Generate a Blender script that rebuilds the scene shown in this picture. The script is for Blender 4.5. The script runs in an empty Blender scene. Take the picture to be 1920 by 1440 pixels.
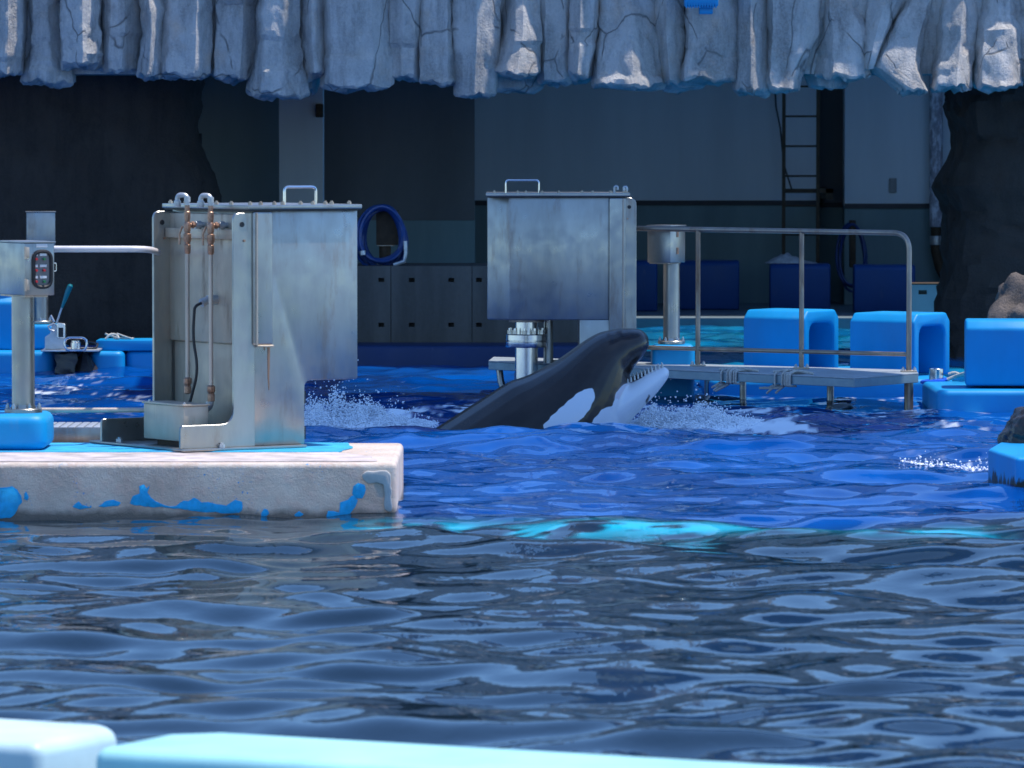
import bpy, bmesh, math, random
import numpy as np
from mathutils import Vector, Matrix, noise

random.seed(7); np.random.seed(7)
SC = bpy.context.scene
COL = SC.collection

# ------------------------------------------------------------------ camera
F = 9900.0                      # focal length in photo pixels (1920 wide)
CAM_H = 2.39
PITCH = math.atan(470.0 / F)
cam = bpy.data.cameras.new('camera'); cam_o = bpy.data.objects.new('camera', cam); COL.objects.link(cam_o)
cam.sensor_width = 36.0; cam.lens = 36.0 * F / 1920.0
cam.clip_start = 0.5; cam.clip_end = 2000
cam_o.location = (0, 0, CAM_H); cam_o.rotation_euler = (math.pi / 2 - PITCH, 0, 0)
cam.dof.use_dof = True; cam.dof.focus_distance = 42.0; cam.dof.aperture_fstop = 6.3
SC.camera = cam_o

# ------------------------------------------------------------------ light
SUN_EL = math.radians(70); SUN_AZ = (0.988, 0.155)     # horizontal direction towards the sun
world = bpy.data.worlds.new('World'); SC.world = world; world.use_nodes = True
wn = world.node_tree.nodes; wl = world.node_tree.links
sky = wn.new('ShaderNodeTexSky'); sky.sky_type = 'NISHITA'; sky.sun_disc = False
sky.sun_elevation = SUN_EL; sky.sun_rotation = math.atan2(SUN_AZ[0], SUN_AZ[1])
sky.air_density = 1.0; sky.dust_density = 0.25; sky.ozone_density = 2.0
tint = wn.new('ShaderNodeMix'); tint.data_type = 'RGBA'; tint.blend_type = 'MULTIPLY'; tint.inputs[0].default_value = 1.0
tint.inputs[7].default_value = (0.70, 0.94, 1.22, 1)      # the photograph's cool, saturated grade of the sky light
wl.new(sky.outputs[0], tint.inputs[6]); wl.new(tint.outputs[2], wn['Background'].inputs[0]); wn['Background'].inputs[1].default_value = 0.15
sun = bpy.data.lights.new('sun', 'SUN'); sun_o = bpy.data.objects.new('sun', sun); COL.objects.link(sun_o)
sun.energy = 4.0; sun.angle = math.radians(0.5); sun.color = (1.0, 0.95, 0.88)
sd = Vector((SUN_AZ[0] * math.cos(SUN_EL), SUN_AZ[1] * math.cos(SUN_EL), math.sin(SUN_EL)))
sun_o.rotation_euler = sd.to_track_quat('Z', 'Y').to_euler(); sun_o.location = (10, 10, 30)
SC.view_settings.view_transform = 'Standard'; SC.view_settings.look = 'None'
SC.view_settings.exposure = 0.4; SC.view_settings.gamma = 1.0
SC.render.engine = 'CYCLES'; SC.cycles.use_denoising = True
SC.cycles.max_bounces = 7; SC.cycles.caustics_reflective = False; SC.cycles.caustics_refractive = False

# ------------------------------------------------------------------ pixel -> world
_cp, _sp = math.cos(PITCH), math.sin(PITCH)
def ray(px, py):
    x = (px - 960) / F; y = -(py - 720) / F
    return Vector((x, y * _sp + _cp, y * _cp - _sp))
def at(px, py, Y):
    d = ray(px, py); k = Y / d.y
    return Vector((d.x * k, Y, CAM_H + d.z * k))
def gz(px, py, z):
    d = ray(px, py); k = (z - CAM_H) / d.z
    return Vector((d.x * k, d.y * k, z))
def PX(px, Y): return at(px, 600, Y).x
def PZ(py, Y): return at(960, py, Y).z

# ------------------------------------------------------------------ mesh helpers
class MB:
    def __init__(s): s.v = []; s.f = []
    def add(s, vs, fs):
        n = len(s.v); s.v += [tuple(v) for v in vs]; s.f += [tuple(i + n for i in f) for f in fs]; return s
    def bm(s, b):
        b.verts.index_update(); s.add([v.co for v in b.verts], [[v.index for v in f.verts] for f in b.faces]); b.free(); return s
    def prism(s, pts, vec, bevel=0, seg=2, ang=30):
        """closed polygon pts extruded along vec, edges bevelled"""
        b = bmesh.new(); vec = Vector(vec)
        vs = [b.verts.new(p) for p in pts]; f = b.faces.new(vs)
        r = bmesh.ops.extrude_face_region(b, geom=[f])
        bmesh.ops.translate(b, vec=vec, verts=[g for g in r['geom'] if isinstance(g, bmesh.types.BMVert)])
        bmesh.ops.recalc_face_normals(b, faces=b.faces)
        if bevel:
            es = [e for e in b.edges if len(e.link_faces) == 2 and e.calc_face_angle(0) > math.radians(ang)]
            bmesh.ops.bevel(b, geom=es, offset=bevel, segments=seg, affect='EDGES', profile=0.5, clamp_overlap=True)
        return s.bm(b)
    def box(s, lo, hi, f=None, bevel=0, seg=2):
        f = f or (lambda p: Vector(p))
        x0, y0, z0 = lo; x1, y1, z1 = hi
        pts = [f((x0, y0, z0)), f((x1, y0, z0)), f((x1, y1, z0)), f((x0, y1, z0))]
        return s.prism(pts, f((x0, y0, z1)) - f((x0, y0, z0)), bevel, seg)
    def tube(s, path, r, n=10, cap=True, closed=False):
        path = [Vector(p) for p in path]; m = len(path)
        rs = r if isinstance(r, (list, tuple)) else [r] * m
        rings = []; up = None
        for i, p in enumerate(path):
            if closed: t = path[(i + 1) % m] - path[i - 1]
            else: t = path[min(i + 1, m - 1)] - path[max(i - 1, 0)]
            t.normalize()
            if up is None: up = Vector((0, 0, 1)) if abs(t.z) < .9 else Vector((1, 0, 0))
            a = up - t * up.dot(t)
            if a.length < 1e-4: a = Vector((1, 0, 0)) - t * t.x
            a.normalize(); up = a; c = t.cross(a)
            rings.append([p + (a * math.cos(2 * math.pi * k / n) + c * math.sin(2 * math.pi * k / n)) * rs[i] for k in range(n)])
        vs = [v for R in rings for v in R]; fs = []
        for i in range(m if closed else m - 1):
            j = (i + 1) % m
            for k in range(n):
                l = (k + 1) % n; fs.append((i * n + k, i * n + l, j * n + l, j * n + k))
        if cap and not closed:
            fs.append(tuple(range(n))[::-1]); fs.append(tuple((m - 1) * n + k for k in range(n)))
        return s.add(vs, fs)
    def cyl(s, a, b, r, n=16, r2=None): return s.tube([a, b], [r, r if r2 is None else r2], n)
    def lathe(s, c, prof, n=24):
        """prof: (radius, z) pairs, turned about a vertical axis through c"""
        c = Vector(c); vs = []; fs = []; m = len(prof)
        for r, z in prof:
            for k in range(n):
                a = 2 * math.pi * k / n; vs.append(c + Vector((r * math.cos(a), r * math.sin(a), z)))
        for i in range(m - 1):
            for k in range(n):
                l = (k + 1) % n; fs.append((i * n + k, i * n + l, (i + 1) * n + l, (i + 1) * n + k))
        fs.append(tuple(range(n))[::-1]); fs.append(tuple((m - 1) * n + k for k in range(n)))
        return s.add(vs, fs)
    def hexbolt(s, c, r=.014, h=.016, ax=(0, 0, 1)):
        ax = Vector(ax); c = Vector(c); s.cyl(c, c + ax * h, r, 6); return s.cyl(c + ax * h, c + ax * (h * 1.5), r * .55, 8)

def frame(o, u, v):
    o = Vector(o); u = Vector(u); v = Vector(v)
    return lambda p: o + u * p[0] + v * p[1] + Vector((0, 0, p[2]))
def rot(a): return Vector((math.cos(a), math.sin(a), 0)), Vector((-math.sin(a), math.cos(a), 0))
def fillet(pts, r, n=5):
    out = []; pts = [Vector(p) for p in pts]
    out.append(pts[0])
    for i in range(1, len(pts) - 1):
        p = pts[i]; a = (pts[i - 1] - p); b = (pts[i + 1] - p)
        ra = min(r, a.length * .49, b.length * .49); a.normalize(); b.normalize()
        s, e = p + a * ra, p + b * ra
        for k in range(n + 1):
            t = k / n; out.append(s * (1 - t) ** 2 + p * 2 * t * (1 - t) + e * t ** 2)
    out.append(pts[-1]); return out
def roundpoly(pts, r, n=4):
    """round the corners of a closed polygon (r one value or a list)"""
    out = []; m = len(pts); pts = [Vector(p) for p in pts]
    for i in range(m):
        ri = r[i] if isinstance(r, (list, tuple)) else r
        p = pts[i]
        if ri <= 0: out.append(p); continue
        a = pts[i - 1] - p; b = pts[(i + 1) % m] - p
        rr = min(ri, a.length * .49, b.length * .49); a.normalize(); b.normalize()
        for k in range(n + 1):
            t = k / n; out.append((p + a * rr) * (1 - t) ** 2 + p * 2 * t * (1 - t) + (p + b * rr) * t ** 2)
    return out

def wloc(o):
    v = Vector(o.location)
    while o.parent: o = o.parent; v += Vector(o.location)
    return v
def obj(name, mb, mat, parent=None, label=None, cat=None, group=None, kind=None, smooth=35, recalc=True):
    me = bpy.data.meshes.new(name)
    V = [Vector(v) for v in mb.v]
    if parent is None:
        o0 = Vector(((min(v.x for v in V) + max(v.x for v in V)) / 2, (min(v.y for v in V) + max(v.y for v in V)) / 2, min(v.z for v in V)))
        off = o0
    else:
        o0 = Vector((0, 0, 0)); off = wloc(parent)
    me.from_pydata([v - off for v in V], [], mb.f)
    if recalc:
        b = bmesh.new(); b.from_mesh(me); bmesh.ops.recalc_face_normals(b, faces=b.faces); b.to_mesh(me); b.free()
    if smooth:
        me.polygons.foreach_set('use_smooth', [True] * len(me.polygons)); me.set_sharp_from_angle(angle=math.radians(smooth))
    me.materials.append(mat)
    o = bpy.data.objects.new(name, me); COL.objects.link(o); o.location = o0
    if parent: o.parent = parent
    tag(o, label, cat, group, kind); return o
def tag(o, label=None, cat=None, group=None, kind=None):
    if label: o['label'] = label
    if cat: o['category'] = cat
    if group: o['group'] = group
    if kind: o['kind'] = kind
    return o
def thing(name, loc, label, cat, group=None):
    o = bpy.data.objects.new(name, None); COL.objects.link(o); o.location = loc; o.empty_display_size = .1
    return tag(o, label, cat, group)
def copypart(src, offset, parent=None):
    c = src.copy(); COL.objects.link(c); c.location = Vector(src.location) + Vector(offset)
    if parent is not None: c.parent = parent
    return c

# ------------------------------------------------------------------ materials
def srgb(r, g, b):
    f = lambda c: (c / 12.92) if c <= .04045 else ((c + .055) / 1.055) ** 2.4
    return (f(r / 255), f(g / 255), f(b / 255))
class NT:
    def __init__(s, name):
        s.m = bpy.data.materials.new(name); s.m.use_nodes = True; s.t = s.m.node_tree
        s.b = s.t.nodes['Principled BSDF']; s.geo = None
    def n(s, typ, **kw):
        x = s.t.nodes.new('ShaderNode' + typ)
        for k, v in kw.items(): setattr(x, k, v)
        return x
    def l(s, a, b): s.t.links.new(a, b)
    def pos(s, sc=(1, 1, 1)):
        if s.geo is None: s.geo = s.n('NewGeometry')
        if sc == (1, 1, 1): return s.geo.outputs['Position']
        m = s.n('VectorMath', operation='MULTIPLY'); s.l(s.geo.outputs['Position'], m.inputs[0]); m.inputs[1].default_value = sc
        return m.outputs[0]
    def noise(s, scale, detail=4, rough=.55, sc=(1, 1, 1)):
        x = s.n('TexNoise'); x.inputs['Scale'].default_value = scale; x.inputs['Detail'].default_value = detail
        x.inputs['Roughness'].default_value = rough; s.l(s.pos(sc), x.inputs['Vector']); return x.outputs[0]
    def vor(s, scale, feature='DISTANCE_TO_EDGE', sc=(1, 1, 1)):
        x = s.n('TexVoronoi', feature=feature); x.inputs['Scale'].default_value = scale; s.l(s.pos(sc), x.inputs['Vector']); return x.outputs[0]
    def ramp(s, x, lo, hi, a=0., b=1.):
        r = s.n('MapRange'); r.inputs[1].default_value = lo; r.inputs[2].default_value = hi
        r.inputs[3].default_value = a; r.inputs[4].default_value = b; s.l(x, r.inputs[0]); return r.outputs[0]
    def math(s, op, a, b):
        r = s.n('Math', operation=op)
        for i, q in enumerate((a, b)):
            if isinstance(q, (int, float)): r.inputs[i].default_value = q
            else: s.l(q, r.inputs[i])
        return r.outputs[0]
    def mix(s, fac, a, b):
        r = s.n('Mix', data_type='RGBA')
        if isinstance(fac, (int, float)): r.inputs[0].default_value = fac
        else: s.l(fac, r.inputs[0])
        for i, q in ((6, a), (7, b)):
            if isinstance(q, tuple): r.inputs[i].default_value = (*q[:3], 1)
            else: s.l(q, r.inputs[i])
        return r.outputs[2]
    def bump(s, h, strength=.3, dist=.02, prev=None):
        r = s.n('Bump'); r.inputs['Strength'].default_value = strength; r.inputs['Distance'].default_value = dist
        s.l(h, r.inputs['Height'])
        if prev is not None: s.l(prev, r.inputs['Normal'])
        return r.outputs[0]
    def out(s, col=None, rough=None, metal=None, nrm=None, spec=None):
        b = s.b.inputs
        for q, k in ((col, 'Base Color'), (rough, 'Roughness'), (metal, 'Metallic'), (nrm, 'Normal'), (spec, 'Specular IOR Level')):
            if q is None: continue
            if isinstance(q, tuple): b[k].default_value = (*q[:3], 1)
            elif isinstance(q, (int, float)): b[k].default_value = q
            else: s.l(q, b[k])
        return s.m
def simple(name, c, rough=.5, metal=0., var=.25, scale=6, bump=.1, streak=False):
    t = NT(name); sc = (1, 1, .15) if streak else (1, 1, 1)
    n1 = t.noise(scale, 5, .6, sc); n2 = t.noise(scale * 9, 3, .6)
    d = tuple(x * (1 - var) for x in c); e = tuple(min(1, x * (1 + var * .5)) for x in c)
    col = t.mix(t.ramp(n1, .3, .7), d, e)
    return t.out(col, t.ramp(n2, .3, .7, max(.02, rough - .08), rough + .08), metal, t.bump(n2, bump, .01) if bump else None)

def steel_mat(name, c, rust=.5, rough=.38, metal=.92):
    t = NT(name)
    n = t.noise(3.5, 5, .65, (1, 1, .22)); fine = t.noise(30, 3, .6, (1, 1, .05)); big = t.noise(1.3, 3)
    col = t.mix(t.ramp(n, .3, .72), tuple(x * .72 for x in c), c)
    st = t.math('MULTIPLY', t.ramp(t.noise(2.2, 6, .7, (2.2, 2.2, .5)), .55, .72), rust)
    col = t.mix(st, col, srgb(120, 84, 58))
    r = t.ramp(t.noise(7, 4), .3, .7, rough - .08, rough + .14)
    me = t.math('SUBTRACT', metal, t.math('MULTIPLY', st, .55))
    return t.out(col, r, me, t.bump(fine, .05, .004, t.bump(big, .10, .03)))
STEEL = steel_mat('stainless_steel', (.43, .42, .395), .5, .34)
STEEL_WARM = steel_mat('stained_steel', (.66, .54, .42), .9, .5, .62)
STEEL_RAIL = steel_mat('weathered_rail_steel', (.40, .33, .27), .9, .45)
GALV = simple('pale_galvanised_steel', (.55, .56, .57), .4, .55, .2, 12, .1)
CHROME = simple('polished_steel', (.72, .70, .68), .2, 1., .1, 20, 0)
BRASS = simple('tarnished_brass', srgb(185, 145, 122), .4, .7, .35, 60, .1)
WHITE_PIPE = simple('pale_painted_pipe', (.78, .73, .73), .38, .15, .15, 8, .05)
PIPE_TAN = simple('tan_stained_pipe', srgb(205, 188, 172), .42, .35, .25, 10, .05, True)
BLACK_RUBBER = simple('black_rubber', (.018, .018, .02), .5, 0, .3, 30, .1)
GREEN_GRIP = simple('green_grip', srgb(0, 120, 125), .35, 0, .15, 20, 0)
ROPE = simple('pale_rope', (.55, .53, .48), .8, 0, .35, 80, .4)
CLOTH = simple('pale_cloth', (.55, .54, .56), .85, 0, .3, 12, .3)
HOSE = simple('blue_hose', (.012, .05, .20), .35, 0, .2, 10, 0)
WHITE_PLATE = simple('white_plate', (.75, .75, .75), .5, 0, .05, 10, 0)
RED_BTN = simple('red_button', (.6, .02, .03), .35, 0, .1, 10, 0)
GREEN_BTN = simple('green_button', (.01, .18, .05), .35, 0, .1, 10, 0)
GLASS_DARK = simple('panel_window', (.12, .14, .17), .12, 0, .2, 20, 0)

def blue_mat(name, c, wear=.0, algae=False):
    t = NT(name)
    n = t.noise(2.5, 5, .6, (1, 1, .5)); f = t.noise(60, 4, .6)
    col = t.mix(t.ramp(n, .3, .75), tuple(x * .80 for x in c), c)
    sc = t.ramp(t.noise(9, 6, .7, (1, 1, .25)), .60, .74, 0, .35)
    col = t.mix(sc, col, tuple(x * .5 + .12 for x in c))
    if algae:
        sx = t.n('SeparateXYZ'); t.l(t.pos(), sx.inputs[0])
        h = t.math('ADD', sx.outputs[2], t.math('MULTIPLY', t.noise(14, 6, .75, (1, 1, .12)), -.34))
        col = t.mix(t.ramp(h, -.085, -.10), col, (.012, .016, .012))
    return t.out(col, t.ramp(n, .3, .7, .36, .52), 0., spec=.35, nrm=t.bump(f, .12, .004, t.bump(t.noise(7, 3), .15, .01)))
BLUE = blue_mat('blue_gelcoat', (.002, .30, .64))
BLUE_ALGAE = blue_mat('blue_gelcoat_with_waterline_algae', (.006, .32, .70), algae=True)
BLUE_PALE = blue_mat('pale_blue_gelcoat', (.45, .86, .88))
BLUE_BLEACHED = blue_mat('sun_bleached_gelcoat', (.62, .82, .86))
BLUE_LEDGE_SHADE = blue_mat('shade_darkened_blue', (.010, .030, .10))  # blue darkened in the colour itself to stand for shade on the ledge
BLUE_SHADED = blue_mat('shaded_blue_gelcoat', (.012, .075, .28))  # darker copy of the blue gelcoat, with shade put into its colour

def rock_mat(name, c, cracks=True, warm=.25, bs=1.):
    t = NT(name)
    big = t.noise(1.6, 6, .62); mid = t.noise(5, 8, .68, (1, 1, .45)); fine = t.noise(38, 6, .7)
    col = t.mix(t.ramp(big, .35, .65), tuple(x * .7 for x in c), c)
    col = t.mix(t.math('MULTIPLY', t.ramp(mid, .50, .66), .62), col, tuple(x * .36 for x in c))
    col = t.mix(t.math('MULTIPLY', t.ramp(t.noise(2.7, 5, .6), .55, .7), warm), col, (c[0] * .95, c[1] * .72, c[2] * .55))
    nr = t.bump(fine, .8 * bs, .025, t.bump(mid, .7 * bs, .07))
    col = t.mix(t.math('MULTIPLY', t.ramp(t.noise(3.4, 6, .68, (1, 1, .16)), .48, .62), .62), col, tuple(x * .30 for x in c))
    col = t.mix(t.math('MULTIPLY', t.ramp(fine, .35, .65), .25), col, tuple(min(1, x * 1.35) for x in c))
    if cracks:
        w = t.n('VectorMath', operation='ADD'); nz = t.n('TexNoise'); nz.inputs['Scale'].default_value = 2.5; t.l(t.pos(), nz.inputs['Vector'])
        sc = t.n('VectorMath', operation='SCALE'); t.l(nz.outputs[1], sc.inputs[0]); sc.inputs['Scale'].default_value = .16
        t.l(t.pos((1, 1, .55)), w.inputs[0]); t.l(sc.outputs[0], w.inputs[1])
        vo = t.n('TexVoronoi', feature='DISTANCE_TO_EDGE'); vo.inputs['Scale'].default_value = 1.1; t.l(w.outputs[0], vo.inputs['Vector'])
        cr = t.math('MAXIMUM', t.ramp(vo.outputs[0], .001, .010), t.ramp(t.noise(1.9, 2), .50, .46))
        col = t.mix(cr, tuple(x * .35 for x in c), col); nr = t.bump(cr, .5, .02, nr)
    return t.out(col, .85, 0., nr)
ROCK = rock_mat('grey_artificial_rock', (.60, .57, .54), True, .55)
ROCK_DARK = rock_mat('dark_brown_rock', (.060, .045, .037), False, .4)
ROCK_BROWN = rock_mat('brown_rock', (.17, .135, .115), False, .4)
ROCK_WET = simple('wet_dark_rock', (.035, .03, .028), .22, 0, .4, 9, .3)

def concrete_mat():
    t = NT('worn_pink_concrete')
    a = t.noise(2.2, 6, .62); b = t.noise(9, 6, .7); f = t.noise(90, 5, .7)
    c = t.mix(t.ramp(a, .32, .68), (.42, .31, .25), (.70, .60, .50))
    c = t.mix(t.math('MULTIPLY', t.ramp(b, .48, .68), .6), c, (.66, .44, .36))
    sp = t.math('MULTIPLY', t.ramp(t.noise(46, 5, .65), .60, .64), t.ramp(t.noise(3.3, 4, .6, (1, 1, .4)), .53, .60))
    c = t.mix(sp, c, (.02, .30, .62))
    sx = t.n('SeparateXYZ'); t.l(t.pos(), sx.inputs[0])
    ed = t.math('MULTIPLY', t.ramp(sx.outputs[2], .20, .32), t.ramp(t.noise(30, 6, .75), .50, .62))
    c = t.mix(t.math('MULTIPLY', ed, .6), c, (.70, .64, .62))
    wet = t.ramp(t.math('ADD', sx.outputs[2], t.math('MULTIPLY', t.noise(6, 4), -.1)), .0, -.05)
    c = t.mix(wet, c, (.16, .135, .11))
    return t.out(c, t.ramp(b, .3, .7, .6, .9), 0., t.bump(f, .5, .008, t.bump(b, .4, .02)))
CONC = concrete_mat()
SEALANT = simple('pale_sealant', (.52, .50, .47), .6, 0, .12, 18, .3)
PAINT_FLAKE = simple('peeling_blue_paint', (.010, .50, .90), .42, 0, .25, 22, .5)
PANEL_CONC = simple('dark_stained_concrete', (.10, .088, .075), .85, 0, .45, 3, .4, True)
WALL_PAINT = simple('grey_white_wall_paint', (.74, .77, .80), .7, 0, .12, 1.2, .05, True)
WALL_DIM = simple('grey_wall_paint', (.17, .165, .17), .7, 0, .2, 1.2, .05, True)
WAINSCOT = simple('grey_green_wall_paint', (.20, .29, .30), .6, 0, .2, 2, .05, True)
TRIM = simple('dark_wall_trim', (.05, .045, .05), .6, 0, .2, 4, 0)
RUSTY = simple('rusty_brown_steel', (.085, .055, .032), .7, .2, .4, 12, .3)
FLOOR = simple('backstage_floor_paint', (.16, .22, .26), .5, 0, .2, 2, .1)
WHITE_PANEL = simple('off_white_panel', (.58, .60, .62), .5, 0, .1, 5, .05)
SHADE_PANEL = simple('pale_shade_panel', (.78, .80, .82), .6, 0, .1, .6, 0)
DECK = simple('grey_spectator_deck', (.4, .4, .4), .8, 0, .2, 2, .2)
def mottled_pipe():
    t = NT('flaking_pipe_paint')
    return t.out(t.mix(t.ramp(t.noise(18, 5, .7, (1, 1, .35)), .45, .6), (.35, .34, .40), (.85, .85, .92)), .6, 0.)
FLAKY = mottled_pipe()
WALL_TEAL = simple('teal_grey_wall_paint', (.36, .42, .42), .7, 0, .2, 1.2, .05, True)
def rubber_deck():
    t = NT('grey_platform_deck')
    n = t.noise(5, 5, .65); return t.out(t.mix(t.ramp(n, .35, .65), (.30, .34, .36), (.42, .47, .50)), .45, .2, t.bump(t.noise(50, 3), .15, .005))
DECKP = rubber_deck()
def foam_mat():
    t = NT('white_foam')
    m = t.out((.86, .90, .95), .35, 0., t.bump(t.noise(60, 4), .4, .01)); t.b.inputs['Subsurface Weight'].default_value = .0
    return m
FOAM = foam_mat()

# ------------------------------------------------------------------ water
def wave_set(n, lmin, lmax, rms, seed, spread=1.1):
    r = np.random.RandomState(seed); lam = np.exp(r.uniform(math.log(lmin), math.log(lmax), n))
    th = math.pi / 2 + r.normal(0, spread, n); k = 2 * math.pi / lam
    w = r.uniform(.5, 1, n) * lam ** .15; sl = w / math.sqrt((w ** 2).sum() / 2) * rms
    return k * np.cos(th), k * np.sin(th), sl / k, r.uniform(0, 6.28, n)
W_LONG = wave_set(26, .9, 2.6, .075, 3, .8)
W_MID = wave_set(34, .34, .9, .085, 5, 1.0)
W_CHOP = wave_set(40, .10, .34, .12, 9, 1.3)
def wsum(ws, x, y):
    h = np.zeros_like(x)
    for kx, ky, a, p in zip(*ws): h += a * np.sin(kx * x + ky * y + p)
    return h
def vnoise(x, y, seed):
    """cheap smooth pseudo-noise in 0..1 (sum of sines)"""
    r = np.random.RandomState(seed); h = np.zeros_like(x)
    for i in range(14):
        a = r.uniform(0, 6.28); k = math.exp(r.uniform(0, 1.6)); h += np.sin(k * (math.cos(a) * x + math.sin(a) * y) + r.uniform(0, 6.28))
    return np.clip(.5 + h / 9, 0, 1)
ORCA = at(1010, 803, 42.8)
def gauss(x, y, cx, cy, sx, sy): return np.exp(-((x - cx) / sx) ** 2 - ((y - cy) / sy) ** 2)
def wh(x, y):
    x = np.asarray(x, float); y = np.asarray(y, float)
    act = gauss(x, y, .8, 42.6, 3.0, 4.0) + .5 * gauss(x, y, 3.6, 38.5, 1.2, 2.2) + .5 * gauss(x, y, -1.8, 43.5, 1.5, 3)
    act = np.clip(act, 0, 1.2)
    h = wsum(W_LONG, x, y) * (1 + .7 * act) + wsum(W_MID, x, y) * (1 + .35 * act) * (.75 + .5 * vnoise(x * .6, y * .25, 4))
    h += wsum(W_CHOP, x, y) * (.03 + .55 * act + .30 * (y > 32.5) + .5 * (y > 50) * (x > .5))
    h += .10 * gauss(x, y, .35, 41.0, 1.3, .8) + .05 * gauss(x, y, 1.6, 40.0, 1.2, .7)
    h -= .05 * gauss(x, y, .3, 42.5, 1.0, .6)
    h *= 1 - .5 * gauss(x, y, 2.4, 47.4, 3.0, 2.0)
    return h
def smooth01(t): t = np.clip(t, 0, 1); return t * t * (3 - 2 * t)
def build_water():
    xs = np.concatenate([np.linspace(-40, -7.2, 14)[:-1], np.arange(-7.2, 7.2, .032), np.linspace(7.2, 40, 14)])
    ys = [10.]
    while ys[-1] < 18: ys.append(ys[-1] + .4)
    while ys[-1] < 72: ys.append(ys[-1] + .040 * (ys[-1] / 25) ** 1.0)
    ys = np.array(ys); X, Y = np.meshgrid(xs, ys)
    Z = wh(X, Y); Z *= smooth01((7.6 - np.abs(X)) / 1.0)
    nx, ny = len(xs), len(ys)
    co = np.stack([X, Y, Z], -1).reshape(-1, 3).astype(np.float32)
    i = (np.arange(ny - 1)[:, None] * nx + np.arange(nx - 1)[None, :]).reshape(-1)
    q = np.stack([i, i + 1, i + nx + 1, i + nx], -1).astype(np.int32)
    me = bpy.data.meshes.new('pool_water'); me.vertices.add(len(co)); me.vertices.foreach_set('co', co.reshape(-1))
    me.loops.add(q.size); me.loops.foreach_set('vertex_index', q.reshape(-1))
    me.polygons.add(len(q)); me.polygons.foreach_set('loop_start', np.arange(0, q.size, 4, dtype=np.int32))
    me.polygons.foreach_set('use_smooth', np.ones(len(q), bool))
    me.update(calc_edges=True); me.validate()
    # foam that lies on the surface round the animal and under the platform
    fz = vnoise(X * 2.6, Y * 1.6, 21) * .38 + vnoise(X * 8, Y * 4, 22) * .34 + vnoise(X * 20, Y * 9, 23) * .32
    env = .95 * gauss(X, Y, 1.5, 43.1, .85, 1.0) + .9 * gauss(X, Y, -1.25, 44.6, .7, 1.0) + .40 * gauss(X, Y, 2.2, 44.2, 1.8, 2.0) \
        + .30 * gauss(X, Y, 3.2, 38.2, .5, .6) + .30 * gauss(X, Y, .2, 45.5, 2.6, 1.7) + .28 * gauss(X, Y, 3.4, 46.8, 1, .7) + .25 * gauss(X, Y, -4.4, 49.5, 1.4, 3)
    foam = np.clip((fz - (.80 - .50 * env)) / .14, 0, 1) * np.clip(env * 3, 0, 1)
    a = me.attributes.new('foam', 'FLOAT', 'POINT'); a.data.foreach_set('value', foam.reshape(-1).astype(np.float32))
    # pool paint seen through the water: blue shallows behind, deep dark basin in front; a sunlit turquoise strip is painted between
    wob = (vnoise(X * .9, Y * .5, 31) - .5) * 1.0 + wsum(W_MID, X, Y) * 14
    edge = 31.9 + .06 * X
    shallow = smooth01((Y + wob * .55 - edge) / .9) * np.where(X < -.72, smooth01((Y - 35.5) / .8), 1.)
    a = me.attributes.new('shallow', 'FLOAT', 'POINT'); a.data.foreach_set('value', shallow.reshape(-1).astype(np.float32))
    sun_strip = np.exp(-((Y + wob * .8 - (31.6 + .035 * X)) / .42) ** 2) * smooth01((X + 1.25) / .5) * smooth01((3.1 - X) / .5)
    sun_strip *= np.clip(.12 + (vnoise(X * 2.6, Y * 6, 33) * .6 + vnoise(X * 7, Y * 18, 34) * .6 - .44) * 4.2, 0, 1)
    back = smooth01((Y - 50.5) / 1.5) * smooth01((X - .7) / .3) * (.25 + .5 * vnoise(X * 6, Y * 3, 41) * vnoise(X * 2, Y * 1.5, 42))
    a = me.attributes.new('ledge', 'FLOAT', 'POINT'); a.data.foreach_set('value', np.clip(sun_strip + .75 * back, 0, 1).reshape(-1).astype(np.float32))  # mask holds the painted sunlight strip and the turquoise back pool
    t = NT('pool_water')
    def attr(n):
        x = t.n('Attribute'); x.attribute_name = n; return x.outputs['Fac']
    deep = t.ramp(t.noise(.55, 5, .62, (1, .55, 1)), .36, .64)
    c = t.mix(attr('shallow'), (.006, .016, .028), t.mix(deep, (.0008, .030, .16), (.0015, .085, .36)))
    c = t.mix(attr('ledge'), c, (.01, .42, .60))  # 'ledge' mask: painted sunlight strip and turquoise back pool
    c = t.mix(attr('foam'), c, (.80, .86, .92))
    fo = attr('foam')
    n1 = t.noise(9, 3, .5, (1, .6, 1)); n2 = t.noise(26, 2, .5, (1, .6, 1))
    nr = t.bump(n2, .10, .006, t.bump(n1, .16, .012))
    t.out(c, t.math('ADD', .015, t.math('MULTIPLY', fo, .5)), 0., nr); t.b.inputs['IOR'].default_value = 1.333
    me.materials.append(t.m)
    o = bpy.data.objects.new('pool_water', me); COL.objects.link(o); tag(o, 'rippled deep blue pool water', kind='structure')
build_water()

# ------------------------------------------------------------------ setting: floors, walls, ceiling, deck behind the camera
def flat(name, lo, hi, mat, label, **k): return obj(name, MB().box(lo, hi), mat, None, label, kind='structure', **k)
flat('pool_floor', (-40, 9, -3.6), (40, 72, -3.4), DECK, 'pool bottom far under the water')
flat('spectator_deck', (-40, -30, -.6), (40, 15.2, .05), DECK, 'grey concrete deck on the viewing side of the pool')
flat('backstage_floor', (-14, 65.2, -1), (14, 74, .11), FLOOR, 'grey blue painted floor inside the holding area')

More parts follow.
